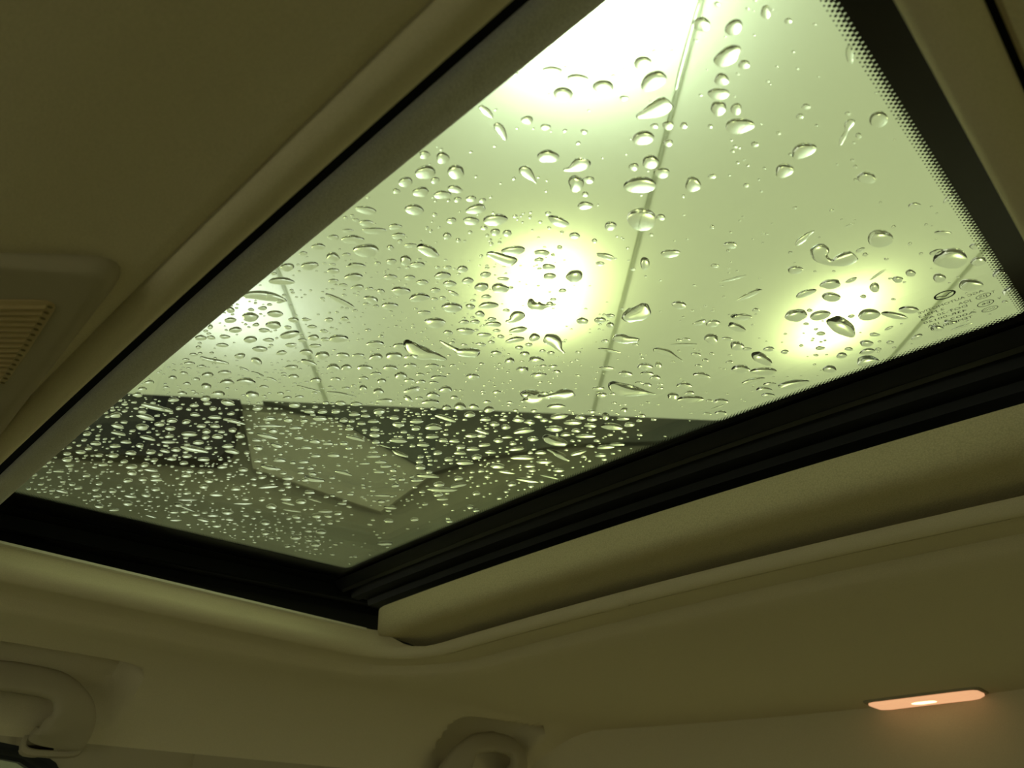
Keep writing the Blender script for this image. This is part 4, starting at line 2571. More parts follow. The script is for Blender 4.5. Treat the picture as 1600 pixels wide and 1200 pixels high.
-9890 33133 79 90 -97 94
3741 8206 55 57 -63 47
8334 17505 98 102 -103 104
1292 2408 86 89 -105 62
-1906 35456 106 117 -112 129
-12778 2329 65 72 -84 40
-38242 22065 103 135 -195 109
401 24971 94 102 -96 96
36687 37395 74 71 -29 109
8361 32474 76 80 -65 87
-10251 7269 67 73 -82 46
10301 -879 66 66 -96 61
16558 13497 88 89 -75 85
-32308 24220 93 118 -162 100
-37683 7476 80 101 -151 61
24746 31367 61 61 -41 83
15081 5956 52 52 -67 60
35623 21262 65 63 -39 106
-16233 14305 125 143 -171 105
30204 3794 37 36 -29 39
-99 25183 105 114 -108 107
-8327 20968 99 110 -118 94
3006 5170 56 58 -66 44
12043 9518 57 58 -55 50
13789 8993 98 99 -90 84
-15660 17478 100 114 -135 90
7948 13453 59 60 -62 57
11352 13844 64 65 -62 62
18589 6018 61 60 -71 69
-9350 30162 75 85 -91 85
6288 19890 76 79 -68 69
15233 8539 63 63 -55 53
23267 13647 52 51 -53 72
36302 15753 63 60 -36 91
16168 6749 116 115 -145 136
29349 37815 88 86 -49 131
27286 23054 75 74 -46 88
7524 5822 75 76 -80 59
-38650 2140 131 165 -251 86
-15224 12536 168 190 -226 136
-29838 14498 93 114 -157 82
8302 30655 103 109 -89 114
-23713 26221 77 94 -119 84
-30200 9648 106 129 -179 83
-38124 38503 127 174 -241 177
-36630 34864 175 235 -325 229
-14109 11854 106 119 -140 84
-1745 29705 109 119 -115 120
4686 172 60 61 -68 40
-3878 19196 106 115 -117 97
23176 24107 85 85 -60 102
-18006 25518 163 192 -230 173
-13455 13701 96 108 -125 79
29453 -484 44 43 -36 41
-2183 8520 73 78 -78 52
-12819 25161 234 268 -303 244
-34690 20621 154 197 -278 156
-23648 5454 74 86 -114 51
-2540 38584 136 152 -147 174
-30751 25246 116 146 -197 126
-28738 4844 87 103 -144 59
-20871 11511 68 79 -100 54
-10967 11494 137 152 -172 107
-32628 16941 87 109 -152 81
34899 9362 48 46 -30 60
24523 1436 64 62 -62 63
6375 17929 104 109 -93 91
-36588 24653 146 192 -271 161
-26575 11965 68 81 -109 55
-3960 173 52 55 -71 36
-19040 -771 59 66 -84 33
29539 19061 54 53 -44 85
9620 -215 55 55 -81 52
-6811 5686 69 74 -80 45
-20643 29705 121 146 -177 139
-16011 15267 87 100 -119 75
35619 6425 42 40 -25 48
18152 37229 67 68 -45 81
10726 31010 116 121 -94 129
-19376 6764 82 93 -117 57
-2205 21960 100 108 -107 96
-9460 8901 72 78 -87 52
626 19733 67 72 -68 61
35766 16910 75 72 -45 112
-2252 12680 145 155 -155 114
-8747 26369 167 188 -201 176
10172 15759 103 106 -103 105
-37763 32350 125 169 -236 158
-15723 7653 62 70 -84 44
26440 31311 62 62 -39 84
6988 6290 56 57 -60 45
8757 2383 83 84 -86 59
26346 7585 43 42 -39 51
-4097 7323 65 69 -72 45
-19394 -744 77 87 -112 43
-5755 13108 132 143 -150 105
-33116 -128 69 83 -122 41
-19849 15399 78 91 -113 68
-24291 14156 136 162 -211 117
-392 31905 168 184 -173 193
-33644 20926 105 135 -188 107
-24435 16304 133 159 -206 119
-17319 1444 101 113 -140 60
758 37425 85 93 -85 105
5177 9721 71 74 -80 63
16220 5184 59 58 -73 66
33338 8838 42 40 -29 51
-2659 19794 117 127 -126 108
27843 13005 75 73 -64 102
12036 -325 72 72 -101 68
27028 14357 60 58 -53 84
7747 19283 79 82 -69 71
-5100 22029 110 120 -124 106
29110 17079 57 55 -47 85
5663 20377 67 70 -61 62
-18933 143 102 115 -146 59
-21864 12500 170 199 -255 140
-20270 25497 227 270 -331 242
-17981 29155 152 180 -214 172
30189 24830 80 78 -43 96
18676 26920 86 87 -69 108
-31984 14269 86 107 -149 75
10406 30759 90 94 -73 99
38561 11493 59 57 -30 78
-32309 9902 103 127 -180 82
-687 221 68 71 -86 46
-9712 8721 121 132 -148 87
-33445 27152 124 161 -221 142
-23435 22733 112 135 -172 115
-8423 26777 139 156 -166 148
33153 6588 38 36 -26 44
1096 11351 86 91 -86 65
-25812 12618 67 80 -106 56
-35999 37158 141 190 -259 191
-19268 5378 88 100 -126 59
16143 35587 194 199 -137 231
20209 29069 143 144 -110 187
22129 17618 66 66 -48 69
32909 2190 46 44 -32 46
-6929 32831 149 169 -174 176
-14742 4518 199 221 -266 130
20743 1284 63 62 -69 62
15234 796 66 66 -85 64
-16998 2003 141 157 -195 86
-33338 -1356 87 105 -154 50
7526 1285 74 75 -79 51
19225 -250 45 45 -52 42
8859 -1457 98 99 -148 89
-10522 26681 347 394 -431 370
4606 5641 80 82 -91 63
33739 35641 69 67 -32 100
23363 23880 56 55 -39 66
-26637 27271 270 335 -434 302
-29765 -818 142 168 -238 82
23124 23270 88 87 -61 103
11717 32080 80 84 -64 91
-676 15988 62 67 -65 53
18014 8437 51 51 -61 63
-10081 12662 65 72 -80 52
36733 10548 37 36 -21 48
-19317 5848 65 75 -94 45
17142 5297 187 186 -228 210
10288 30104 167 175 -137 183
8257 23015 145 151 -124 140
-20008 16757 72 84 -104 64
7999 13921 99 102 -105 97
-1851 19493 66 71 -70 60
-29844 24360 221 278 -373 238
14848 18964 71 72 -63 76
31637 12888 43 42 -32 59
-20191 20048 251 296 -366 242
-1822 10312 89 95 -95 66
-6476 9429 127 138 -147 93
18243 4070 78 77 -92 84
-20388 24282 213 254 -312 223
-27364 -588 64 75 -103 37
15354 9293 65 65 -57 56
15890 10088 60 60 -52 53
36484 8454 60 58 -35 73
24693 14479 91 90 -88 129
-32702 31721 87 113 -152 107
13847 36410 80 83 -60 97
-22333 11898 70 82 -105 56
9867 23249 68 71 -56 66
15597 16099 76 77 -67 77
-21357 17174 145 171 -215 132
-11216 4702 100 110 -126 65
-6216 3091 84 90 -97 51
-645 27540 77 84 -80 82
-22756 11719 90 105 -136 72
3202 492 62 64 -73 42
-4085 9300 60 64 -66 43
'''
SHAPES = [
 ('large teardrop raindrop with a long tail dragging toward the dark wall', [(5585, 11475, 168), (5322, 12052, 482), (5119, 12830, 749), (5076, 13670, 801), (5367, 14358, 506), (5626, 15408, 167)]),
 ('tadpole shaped raindrop with a thin wavy tail and flat round head', [(7213, 13279, 100), (7128, 14168, 208), (7137, 14923, 259), (7208, 15502, 508), (7638, 16074, 611), (7908, 16608, 430)]),
 ('dumbbell shaped pair of merged raindrops joined by a thin neck', [(5689, 23637, 419), (6234, 23898, 923), (6308, 24759, 1020), (6819, 25139, 432), (7618, 25506, 427), (8269, 25875, 863), (8777, 26250, 647), (9027, 26357, 316)]),
 ('long comma shaped raindrop with a broad head and tapering tail', [(12237, 27123, 254), (12113, 27886, 656), (12244, 28928, 953), (12567, 29723, 791), (13180, 30665, 304), (13611, 31422, 101)]),
 ('wishbone shaped thin film of water in front of a bright lamp glow', [(15270, 14171, 131), (14872, 14803, 361), (15030, 15277, 510), (15416, 15561, 222), (16051, 15886, 110)]),
 ('broad cushion shaped raindrop tapering to its upper corner', [(18151, 20812, 338), (18825, 20711, 822), (19443, 20675, 928), (19984, 20358, 508), (20263, 20108, 282)]),
 ('tadpole raindrop crossing the long ceiling seam line', [(16376, 21922, 305), (16569, 22358, 522), (16746, 22900, 484), (17143, 23301, 336), (17358, 23640, 244)]),
 ('thick slanted bean shaped raindrop above the bright lamp glow', [(16424, 8863, 182), (16659, 9184, 348), (16820, 9866, 455), (17027, 10513, 461), (17082, 10745, 283)]),
 ('bent raindrop with a bulb at its upper end and pointed foot', [(12227, 14934, 156), (12594, 15196, 279), (13132, 15078, 497), (13518, 14924, 457), (13652, 14844, 238)]),
 ('drooping raindrop with rounded head and drawn out lower tip', [(12711, 18439, 394), (12926, 18899, 692), (12852, 19555, 496), (12541, 20356, 220), (12405, 21108, 119)]),
 ('pear shaped raindrop tapering down and away from the front edge', [(22908, 5089, 181), (22818, 5388, 334), (22737, 5832, 268), (22688, 6249, 115), (22626, 6525, 38)]),
 ('slim leaf shaped raindrop just below the front trim strip', [(24120, 714, 106), (24129, 1098, 211), (24088, 1494, 140), (24067, 1694, 35)]),
 ('narrow seed shaped raindrop hanging under a leaf shaped one', [(23934, 2010, 104), (23878, 2294, 239), (23730, 2723, 202), (23527, 3168, 68)]),
 ('large raindrop with a fat upper end and a low trailing lobe', [(29204, 6570, 123), (29524, 6714, 286), (29999, 6846, 485), (30536, 6932, 555), (30909, 6920, 388)]),
 ('raindrop with a small flat side lobe under a round head', [(24317, 6789, 93), (24592, 6993, 186), (24954, 7089, 402), (25318, 7124, 496), (25586, 7006, 339)]),
 ('key shaped raindrop with small round head and faint thin tail', [(36818, 14183, 179), (36650, 14360, 246), (36390, 14681, 107), (36042, 15048, 145), (35710, 15447, 72)]),
 ('twin lobed raindrop with a round cap and a side arm', [(31329, 22521, 405), (31260, 23137, 544), (31048, 23804, 401), (31293, 24666, 294), (31780, 24871, 637), (32261, 24984, 771), (32677, 24948, 474)]),
 ('thin curled water film reaching toward a lamp glow', [(30480, 21526, 106), (30919, 21285, 268), (31431, 21046, 170), (31859, 20978, 60)]),
 ('long flat film of water under the front trim strip', [(2231, 578, 194), (2784, 950, 408), (3210, 1487, 501), (3544, 2131, 434), (3760, 2858, 145)]),
 ('forked water streak in front of the dark wall', [(455, 32735, 154), (485, 33806, 297), (391, 34761, 455), (200, 35846, 279), (166, 36468, 100)]),
 ('wide wedge shaped raindrop shining in front of the dark wall', [(2080, 30525, 277), (2044, 31454, 675), (2088, 32486, 732), (2228, 33238, 449), (2303, 33520, 232)]),
 (None, [(-6420, 2060, 127), (-6447, 2670, 273), (-6154, 3372, 278), (-5889, 4046, 140)]),
 (None, [(-5784, 4819, 85), (-5821, 5314, 169), (-5874, 5663, 83)]),
 (None, [(-5744, 5802, 88), (-5749, 6344, 175), (-5787, 6857, 87)]),
 (None, [(-5706, 7083, 91), (-5693, 7518, 175), (-5764, 8009, 85)]),
 (None, [(-5235, 9443, 95), (-5119, 10302, 197), (-4795, 11395, 101)]),
 (None, [(-4521, 11690, 103), (-4089, 12610, 258), (-3577, 13927, 104)]),
 (None, [(-16060, 1972, 164), (-15898, 2939, 388), (-15667, 3998, 281), (-15566, 4435, 113)]),
 (None, [(-14045, 7958, 171), (-13860, 8847, 286), (-13705, 9886, 115)]),
 (None, [(-20981, 7691, 244), (-20996, 8650, 516), (-20735, 9545, 395), (-20691, 10197, 128)]),
 (None, [(-22359, 2203, 125), (-22177, 2770, 312), (-22109, 3392, 124)]),
 (None, [(-21496, 4278, 124), (-21424, 4913, 367), (-21431, 5649, 121)]),
 (None, [(-1604, 20592, 157), (-1457, 21264, 308), (-1334, 22263, 299), (-1334, 22790, 96)]),
 (None, [(-9878, 17418, 182), (-9623, 18269, 352), (-9569, 19286, 113)]),
 (None, [(-9205, 22066, 133), (-9555, 23106, 308), (-9567, 24350, 172)]),
 (None, [(-19931, 15053, 186), (-20013, 16053, 418), (-19566, 17019, 147)]),
 (None, [(-19371, 19524, 233), (-19619, 20644, 564), (-19153, 21670, 232)]),
 (None, [(-16553, 20974, 210), (-16360, 21882, 396), (-16450, 22935, 123)]),
 (None, [(-1258, 25036, 161), (-1142, 25717, 266), (-1037, 26581, 159)]),
 (None, [(17470, 25370, 230), (17859, 26402, 357), (17965, 27549, 200), (18071, 28453, 68)]),
 (None, [(34709, 3390, 28), (34152, 3891, 58), (33084, 4932, 90), (32188, 5816, 92), (31504, 6557, 62)]),
]

# ------------------------------------------------------------------ garage around the car
fl = box('floor', -6, 6, -6, 6, -0.1, 0.0, M['floor']); tag(fl, kind='structure')
SEAMS = [-3.18, -1.87, -0.56, 0.75, 2.06, 3.37]
VS = [-4.2, -2.9, -1.6, -0.3, 4.2]
cp = empty('ceiling_panels', (0, 0, ZC)); tag(cp, 'backlit translucent ceiling of large pale panels above the car', None, None, 'structure')
cp.name = 'ceiling_backlit'
for i in range(len(SEAMS) - 1):
    for j in range(len(VS) - 1):
        a, b2 = SEAMS[i] + .004, SEAMS[i + 1] - .004; c, d = VS[j] + .004, VS[j + 1] - .004
        vs = [uv(u, v, z) for z in (ZC, ZC + .004) for (u, v) in ((a, c), (b2, c), (b2, d), (a, d))]
        o = mesh_obj('panel', vs, [(0, 3, 2, 1), (4, 5, 6, 7), (0, 1, 5, 4), (1, 2, 6, 5), (2, 3, 7, 6), (3, 0, 4, 7)], M['panel'], None, False)
        child(o, cp)
M['seam'] = panel_mat('seam_strip', .88)
for s in SEAMS[1:-1]:
    vs = [uv(u, v, z) for z in (ZC - .003, ZC + .007) for (u, v) in ((s - .007, -4.2), (s + .007, -4.2), (s + .007, 4.2), (s - .007, 4.2))]
    o = mesh_obj('seam_bar', vs, [(0, 3, 2, 1), (4, 5, 6, 7), (0, 1, 5, 4), (1, 2, 6, 5), (2, 3, 7, 6), (3, 0, 4, 7)], M['seam'], None, False)
    child(o, cp)

# dark wall under the end of the panels
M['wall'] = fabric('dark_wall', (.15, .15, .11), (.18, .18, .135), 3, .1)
M['refl_black'] = plain('reflection_black', (.022, .022, .026), .7, .2)  # tones of a reflection in the glass, painted as slab colours
M['refl_pale'] = fabric('wall_board', (.27, .265, .20), (.31, .305, .23), 4, .05)
M['refl_grey'] = fabric('wall_beam', (.075, .08, .07), (.095, .10, .085), 4, .05)
E0 = Vector((-3.04, 0.82, 0)); E4 = Vector((-1.24, 3.14, 0)); WD = (E4 - E0).normalized(); WN = Vector((WD.y, -WD.x, 0))  # WN faces the car
def wp(s, z, off=0.0):
    p = E0 + WD * s + WN * off; p.z = z; return p
def wall_poly(name, pts, off, th, mat, parent=None):
    n = len(pts)
    vs = [wp(s, z, off + th) for s, z in pts] + [wp(s, z, off) for s, z in pts]
    fs = [tuple(range(n)), tuple(range(n, 2 * n))[::-1]] + [(i, i + n, (i + 1) % n + n, (i + 1) % n) for i in range(n)]
    o = mesh_obj(name, vs, fs, mat, None, False); sharp(o, 30)
    if parent: child(o, parent)
    return o
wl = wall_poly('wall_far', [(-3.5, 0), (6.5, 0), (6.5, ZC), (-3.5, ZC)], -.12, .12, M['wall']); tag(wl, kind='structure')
bx = wall_poly('reflection_block', [(-.75, 2.70), (.55, 2.66), (.60, 2.72), (.61, 2.97), (-.75, 2.985)], 0, .10, M['refl_black'])  # black part of the glass reflection, built as a solid on the wall
tag(bx, 'long black reflection shape built high on the dark far wall', 'reflection')
bd = wall_poly('wall_board', [(.61, 2.95), (.70, 2.655), (.95, 2.57), (1.285, 2.46), (1.515, 2.652), (1.25, 2.80), (1.03, 2.93)], 0, .03, M['refl_pale'])  # pale trapezoid reflected in the glass, built as a slab on the wall
tag(bd, 'pale slanted reflection shape on the dark far wall beside the black one', 'board')
bb = wall_poly('wall_beam', [(1.03, 2.93), (1.25, 2.80), (1.515, 2.652), (1.75, 2.74), (2.2, 2.83), (2.9, 2.88), (6.0, 2.88), (6.0, 2.995), (.70, 2.995)], 0, .05, M['refl_grey'])  # grey band of the glass reflection, built as a slab on the wall
tag(bb, 'dark grey reflection band along the top of the far wall under pale ceiling', 'beam')

# ------------------------------------------------------------------ car roof shell (black, above the trim)
NX = 24
def rrect(hx, y0, y1, rf, rr, off=0.0, n=8, ns=16):
    """rounded rectangle, counter-clockwise from above; rf front corners, rr rear corners, grown by off"""
    X = hx + off; A = y0 - off; B = y1 + off; a = rf + off; b = rr + off
    pts = []
    def arc(cx, cy, r, t0):
        for i in range(n + 1):
            t = t0 + (PI / 2) * i / n; pts.append((cx + r * math.cos(t), cy + r * math.sin(t)))
    def seg(p, q):
        for i in range(1, ns): pts.append((p[0] + (q[0] - p[0]) * i / ns, p[1] + (q[1] - p[1]) * i / ns))
    arc(X - b, B - b, b, 0); seg((X - b, B), (-X + b, B)); arc(-X + b, B - b, b, PI / 2)
    seg((-X, B - b), (-X, A + a)); arc(-X + a, A + a, a, PI); seg((-X + a, A), (X - a, A)); arc(X - a, A + a, a, 1.5 * PI)
    seg((X, A + a), (X, B - b))
    return pts
inn = rrect(.424, -.040, .427, .02, .02)
cy = .20
def outer_pt(p, hx, yf, yr):
    dx, dy = p[0], p[1] - cy
    t = 1e9
    if abs(dx) > 1e-9: t = min(t, hx / abs(dx))
    if dy > 1e-9: t = min(t, (yr - cy) / dy)
    if dy < -1e-9: t = min(t, (yf - cy) / dy)
    return (p[0] * t, cy + dy * t)
rings = [[(x, y, gz(x, -.0042)) for x, y in inn]]
for k in (.1, .3, .6, 1.0):
    r = []
    for p in inn:
        q = outer_pt(p, .74, -.75, 1.50); x = p[0] + (q[0] - p[0]) * k; y = p[1] + (q[1] - p[1]) * k
        r.append((x, y, gz(x, -.0042)))
    rings.append(r)
shell = loft('ceiling_shell', rings, M['black'], None, True, False); tag(shell, kind='structure')

# ------------------------------------------------------------------ headliner
OX, OF, OR = .411, -.056, .506           # opening half width, front and rear edge
RF, RR = .05, .075
def side_drop(x):
    s = max(0.0, abs(x) - .53); return -4.2 * s * s
def rear_line(x): return 1.262 - .60 * x * x
PROF = [(.0222, -.0330), (.0222, -.0368), (.0235, -.0385), (.0290, -.0380), (.044, -.0350), (.060, -.0336), (.076, -.0338), (.084, -.0362), (.092, -.0446), (.100, -.0477), (.13, -.0480)]
def liner_z(x, y, dz): return tz(x, y, dz) + side_drop(x) - .04 * max(0.0, y - .8) ** 2
def sstep(t): t = min(1.0, max(0.0, t)); return t * t * (3 - 2 * t)
POCKETS = [(-.621, .085, .044, .160), (-.615, .872, .044, .112)]       # recesses behind the grab handles: x, y, half x, half y
def pocket(x, y):
    d = 0.0
    for px, py, hx, hy in POCKETS:
        r = (abs((x - px) / hx) ** 4 + abs((y - py) / hy) ** 8) ** .25
        d = max(d, sstep((1 - r) / .30))
    return d
def front_in(p, off):            # along the front edge the headliner closes up against the welt
    k = sstep((.03 - p[1]) / .06) * (1 - sstep((off - .022) / .03)); return (p[0], p[1] + .0035 * k)
rings = []
REAR_DZ = {.0222: None, .0235: -.0424, .0290: -.0431, .044: -.0400, .060: -.0368, .076: -.0362}
for n_, (off, dz) in enumerate(PROF):
    rdz = -.0405 if n_ == 1 else (REAR_DZ.get(off) or dz)           # the rear band lies level with the welt
    fdz = -.0410 if off < .0225 else -.0420 - .0060 * sstep((off - .0225) / .08)                  # the front edge rolls in without a groove
    rings.append([(x, y, liner_z(x, y, dz + (fdz - dz) * sstep((.03 - y) / .06) + (rdz - dz) * sstep((y - .46) / .06))) for x, y in [front_in(p, off) for p in rrect(OX, OF, OR, RF, RR, off, 44, 64)]])
last = rrect(OX, OF, OR, RF, RR, .13, 44, 64)
def liner_outer(p):
    dx, dy = p[0], p[1] - cy
    lo, hi = 0.5, 60.0
    for i in range(50):
        t = (lo + hi) / 2; x, y = dx * t, cy + dy * t
        ok = abs(x) < .672 and y > -.80 and y < rear_line(x)
        lo, hi = (t, hi) if ok else (lo, t)
    return (dx * lo, cy + dy * lo)
for k in [i / 90 for i in range(1, 91)]:
    r = []
    for p in last:
        q = liner_outer(p); x = p[0] + (q[0] - p[0]) * k; y = p[1] + (q[1] - p[1]) * k
        pk = pocket(x, y); r.append((x - .012 * pk, y, liner_z(x, y, -.048) + .036 * pk))
    rings.append(r)
ln = loft('ceiling', rings, M['liner'], None, True, False)
tag(ln, kind='structure')

# rear header wall behind the headliner edge
vs = []; xs = [-.672 + 1.344 * i / 48 for i in range(49)]
lev = [(0.0, .004), (.004, -.012), (.012, -.06), (.03, -.13), (.034, -.16), (.05, -.165)]
for x in xs:
    for dy, dzz in lev:
        y = rear_line(x) - .004 + dy; vs.append((x, y, liner_z(x, y, -.048) + dzz))
o = mesh_obj('wall_rear', vs, grid_faces(len(xs), len(lev)), M['liner']); sharp(o, 60); tag(o, kind='structure')

# ------------------------------------------------------------------ welt around the opening
WPROF = [(0.012, -.012), (0.004, -.0120), (0.0, -.0135), (0.0008, -.018), (0.0008, -.0275), (-.0012, -.0315), (-.0016, -.0360), (.001, -.0415), (.006, -.0450), (.011, -.0458), (.0158, -.0440), (.0186, -.0405), (.0196, -.033)]
def wclip(y): return -.011 - .0235 * sstep((y - .450) / .05)          # at the rear the welt stays below the sliding shade
rings = [[(x, y, tz(x, y, min(dz, wclip(y)) if k < 10 else dz)) for x, y in rrect(OX, OF, OR, RF, RR, off, 8, 40)] for k, (off, dz) in enumerate(WPROF)]
wt = loft('trim_1', rings, M['welt'], None, True, False); tag(wt, kind='structure')
# joint sleeve on the rear welt
vs = []
sx = [-.085 + .034 * i / 6 for i in range(7)]
for x in sx:
    for off, dz in WPROF[6:12]:
        y = OR + off
        vs.append((x, y - .0004, tz(x, y, dz - .0007)))
j = mesh_obj('joint_sleeve', vs, grid_faces(7, 6), M['welt'], wt); sharp(j, 60)
# bright thin rail lip along each side of the opening
RL = []
for s in (-1, 1):
    rings = []
    for i in range(29):
        y = .0 + .438 * i / 28; x0 = s * (OX + .0010); 
        rings.append([(x0, y, tz(x0, y, -.0125)), (x0 - s * .0034, y, tz(x0, y, -.0130)), (x0 - s * .0034, y, tz(x0, y, -.0155)), (x0, y, tz(x0, y, -.0170))])
    o = loft('rail_lip', rings, M['rail'], wt)

# ------------------------------------------------------------------ sunroof frame: rails, rear channel, front strip
fr = empty('trim_2', (0, .2, ZG - .03)); tag(fr, kind='structure')
def extrude_x(name, prof, x0, x1, mat, n=30, base='g'):
    rings = []
    for i in range(n + 1):
        x = x0 + (x1 - x0) * i / n
        rings.append([(x, y, (gz(x, z) if base == 'g' else tz(x, y, z))) for y, z in prof])
    return loft(name, rings, mat)
def extrude_y(name, prof, y0, y1, mat, n=20):
    rings = []
    for i in range(n + 1):
        y = y0 + (y1 - y0) * i / n
        rings.append([(x, y, gz(x, z)) for x, z in prof])
    return loft(name, rings, mat)
child(extrude_x('rear_channel', [(.400, -.0045), (.408, -.0125), (.417, -.0135), (.419, -.0105), (.426, -.0115), (.430, -.021), (.441, -.0225), (.443, -.0185), (.455, -.020), (.458, -.027), (.50, -.027), (.50, -.0045)], -.435, .435, M['gasket']), fr)
child(extrude_x('rear_seal', [(.4125, -.0135), (.4155, -.0165), (.4185, -.0135), (.4155, -.0115)], -.435, .435, M['steel']), fr)
for s in (-1, 1):
    child(extrude_y('guide_rail', [(s * .440, -.006), (s * .440, -.020), (s * .447, -.020), (s * .448, -.012), (s * .470, -.012), (s * .471, -.026), (s * .482, -.026), (s * .483, -.006)], -.05, .80, M['black']), fr)
    child(extrude_y('slide_track', [(s * .450, -.0125), (s * .450, -.0185), (s * .468, -.0185), (s * .468, -.0125)], .06, .60, M['gasket']), fr)
st = [(-.0310, .003), (-.0316, -.001), (-.0300, -.004), (-.0265, -.0055), (-.021, -.0052), (-.0155, -.0035), (-.0132, -.0008), (-.0135, .002), (-.018, .004), (-.028, .004)]
child(extrude_x('front_strip', st, -.409, .409, M['strip'], 30, 't'), fr)
child(extrude_x('strip_edge', [(-.0136, .0018), (-.0128, .0006), (-.0128, -.0002), (-.0136, -.0006)], -.409, .409, M['rail'], 30, 't'), fr)
child(extrude_x('front_channel', [(-.052, .020), (-.052, .012), (-.036, .004), (-.030, .004), (-.022, .018)], -.435, .435, M['black'], 30, 't'), fr)

# ------------------------------------------------------------------ sunroof glass
sr = empty('sunroof', (0, .195, ZG)); tag(sr, 'wet tinted sunroof glass panel with black dotted border', 'sunroof')
def pane(name, hx, y0, y1, zlo, zhi, mat, n=24):
    rings = []
    for i in range(n + 1):
        x = -hx + 2 * hx * i / n
        rings.append([(x, y0, gz(x, zlo)), (x, y1, gz(x, zlo)), (x, y1, gz(x, zhi)), (x, y0, gz(x, zhi))])
    return loft(name, rings, mat)
child(pane('glass_pane', .433, -.048, .435, -.002, .002, M['glass']), sr)
# enamel border on the underside
inn = rrect(.3905, -.012, .3890, .012, .012, 0, 5, 40); out = rrect(.4325, -.0475, .4345, .02, .02, 0, 5, 40)
rings = [[(x, y, gz(x, -.0021)) for x, y in inn], [(x, y, gz(x, -.0021)) for x, y in out], [(x, y, gz(x, -.0027)) for x, y in out], [(x, y, gz(x, -.0027)) for x, y in inn]]
child(loft('black_border', rings, M['frit'], None, True, False, False, True), sr)
vs, fs = [], []
def dot(x, y, r):
    b = len(vs)
    for k in range(8):
        t = k * PI / 4; px, py = x + r * math.cos(t), y + r * math.sin(t)
        vs.append((px, py, gz(px, -.0023)))
    fs.append(tuple(b + 7 - k for k in range(8)))
P = .0032
for row, (o_, r_) in enumerate([(.0004, .00135), (.0021, .00105), (.0038, .00078), (.0054, .00050)]):
    sh = P / 2 if row % 2 else 0
    for i in range(int(.778 / P)):
        x = -.389 + sh + i * P
        if abs(x) < .3905 - o_: dot(x, .3890 - o_, r_); dot(x, -.012 + o_, r_)
    for i in range(int(.402 / P)):
        y = -.010 + sh + i * P
        if y < .3885 - o_: dot(.3905 - o_, y, r_); dot(-.3905 + o_, y, r_)
d = mesh_obj('border_dots', vs, fs, M['frit'], None, False); child(d, sr); tag(d, kind='stuff')

# printed marking on the glass (read from outside, so mirrored from inside)
def text_mesh(s, size, p0, p1, name='printed_text'):
    """line starting at p0, ending at p1 (glass plane)"""
    cu = bpy.data.curves.new('t', 'FONT'); cu.body = s; cu.size = 1.0; cu.resolution_u = 2
    to = bpy.data.objects.new('t', cu); COL.objects.link(to)
    dg = bpy.context.evaluated_depsgraph_get(); dg.update()
    me = bpy.data.meshes.new_from_object(to.evaluated_get(dg))
    bpy.data.objects.remove(to)
    xs = [v.co.x for v in me.vertices]; w0, w1 = min(xs), max(xs)
    d = Vector((p1[0] - p0[0], p1[1] - p0[1])); ln_ = d.length; d.normalize(); n = Vector((-d.y, d.x))
    sx = ln_ / (w1 - w0)
    for v in me.vertices:
        a = (v.co.x - w0) * sx; b = v.co.y * size
        x = p0[0] + d.x * a + n.x * b; y = p0[1] + d.y * a + n.y * b
        v.co = (x, y, gz(x, -.0022))
    me.materials.clear(); me.materials.append(M['print'])
    o = bpy.data.objects.new(name, me); COL.objects.link(o); child(o, sr); return o
def ring_mark(cx, cyy, a, b, w_, rot=0.0, name='printed_oval', n=28):
    vs, fs = [], []
    for k in range(n):
        t = 2 * PI * k / n
        for q in (1, -1):
            ux, uy = (a + q * w_) * math.cos(t), (b + q * w_) * math.sin(t)
            x = cx + ux * math.cos(rot) - uy * math.sin(rot); y = cyy + ux * math.sin(rot) + uy * math.cos(rot)
            vs.append((x, y, gz(x, -.0022)))
    for k in range(n):
        i, j2 = 2 * k, 2 * ((k + 1) % n); fs.append((i, i + 1, j2 + 1, j2))
    o = mesh_obj(name, vs, fs, M['print'], None, False); child(o, sr); return o
TS = .0043
text_mesh('AGC AUTOMOTIVE', TS, (.3745, .3405), (.3341, .3390))
text_mesh('JQA', TS, (.3655, .3470), (.3575, .3462))
text_mesh('2 M2L3', TS, (.3490, .3452), (.3328, .3440))
text_mesh('DOT-20 AS3', TS, (.3615, .3520), (.3327, .3492))
text_mesh('43R-00120', TS, (.3596, .3574), (.3326, .3545))
text_mesh('A0023', TS, (.3639, .3640), (.3440, .3618))
text_mesh('10A', TS, (.3406, .3614), (.3333, .3608))
text_mesh('TEMPERLITE', TS, (.3602, .3690), (.3335, .3664))
text_mesh('T', TS, (.3797, .3468), (.3777, .3466))
text_mesh('V', TS, (.3806, .3578), (.3786, .3576))
text_mesh('JIS', TS * .9, (.3752, .3477), (.3700, .3470))
text_mesh('E6', TS, (.3738, .3583), (.3688, .3576))
text_mesh('CCC', TS * .8, (.3745, .3674), (.3685, .3667))
ring_mark(.3727, .3462, .0043, .0029, .00024, .12)
ring_mark(.3713, .3566, .0048, .0036, .00030, .12)
ring_mark(.3715, .3660, .0048, .0030, .00024, .12)
ring_mark(.3545, .3270, .0060, .0046, .00065, .15, 'printed_emblem')
vs, fs = [], []
wing = [(-.0056, .0012), (-.0030, .0006), (0, -.0016), (.0030, .0006), (.0056, .0012)]
for k, (a, b) in enumerate(wing):
    for q in (.00055, -.00055):
        x, y = .3545 - a, .3272 - b - q; vs.append((x, y, gz(x, -.0022)))
for k in range(4): fs.append((2 * k, 2 * k + 1, 2 * k + 3, 2 * k + 2))
child(mesh_obj('printed_wings', vs, fs, M['print'], None, False), sr)
ring_mark(.2420, .2509, .0020, .0020, .00035, 0, 'printed_dot_ring')
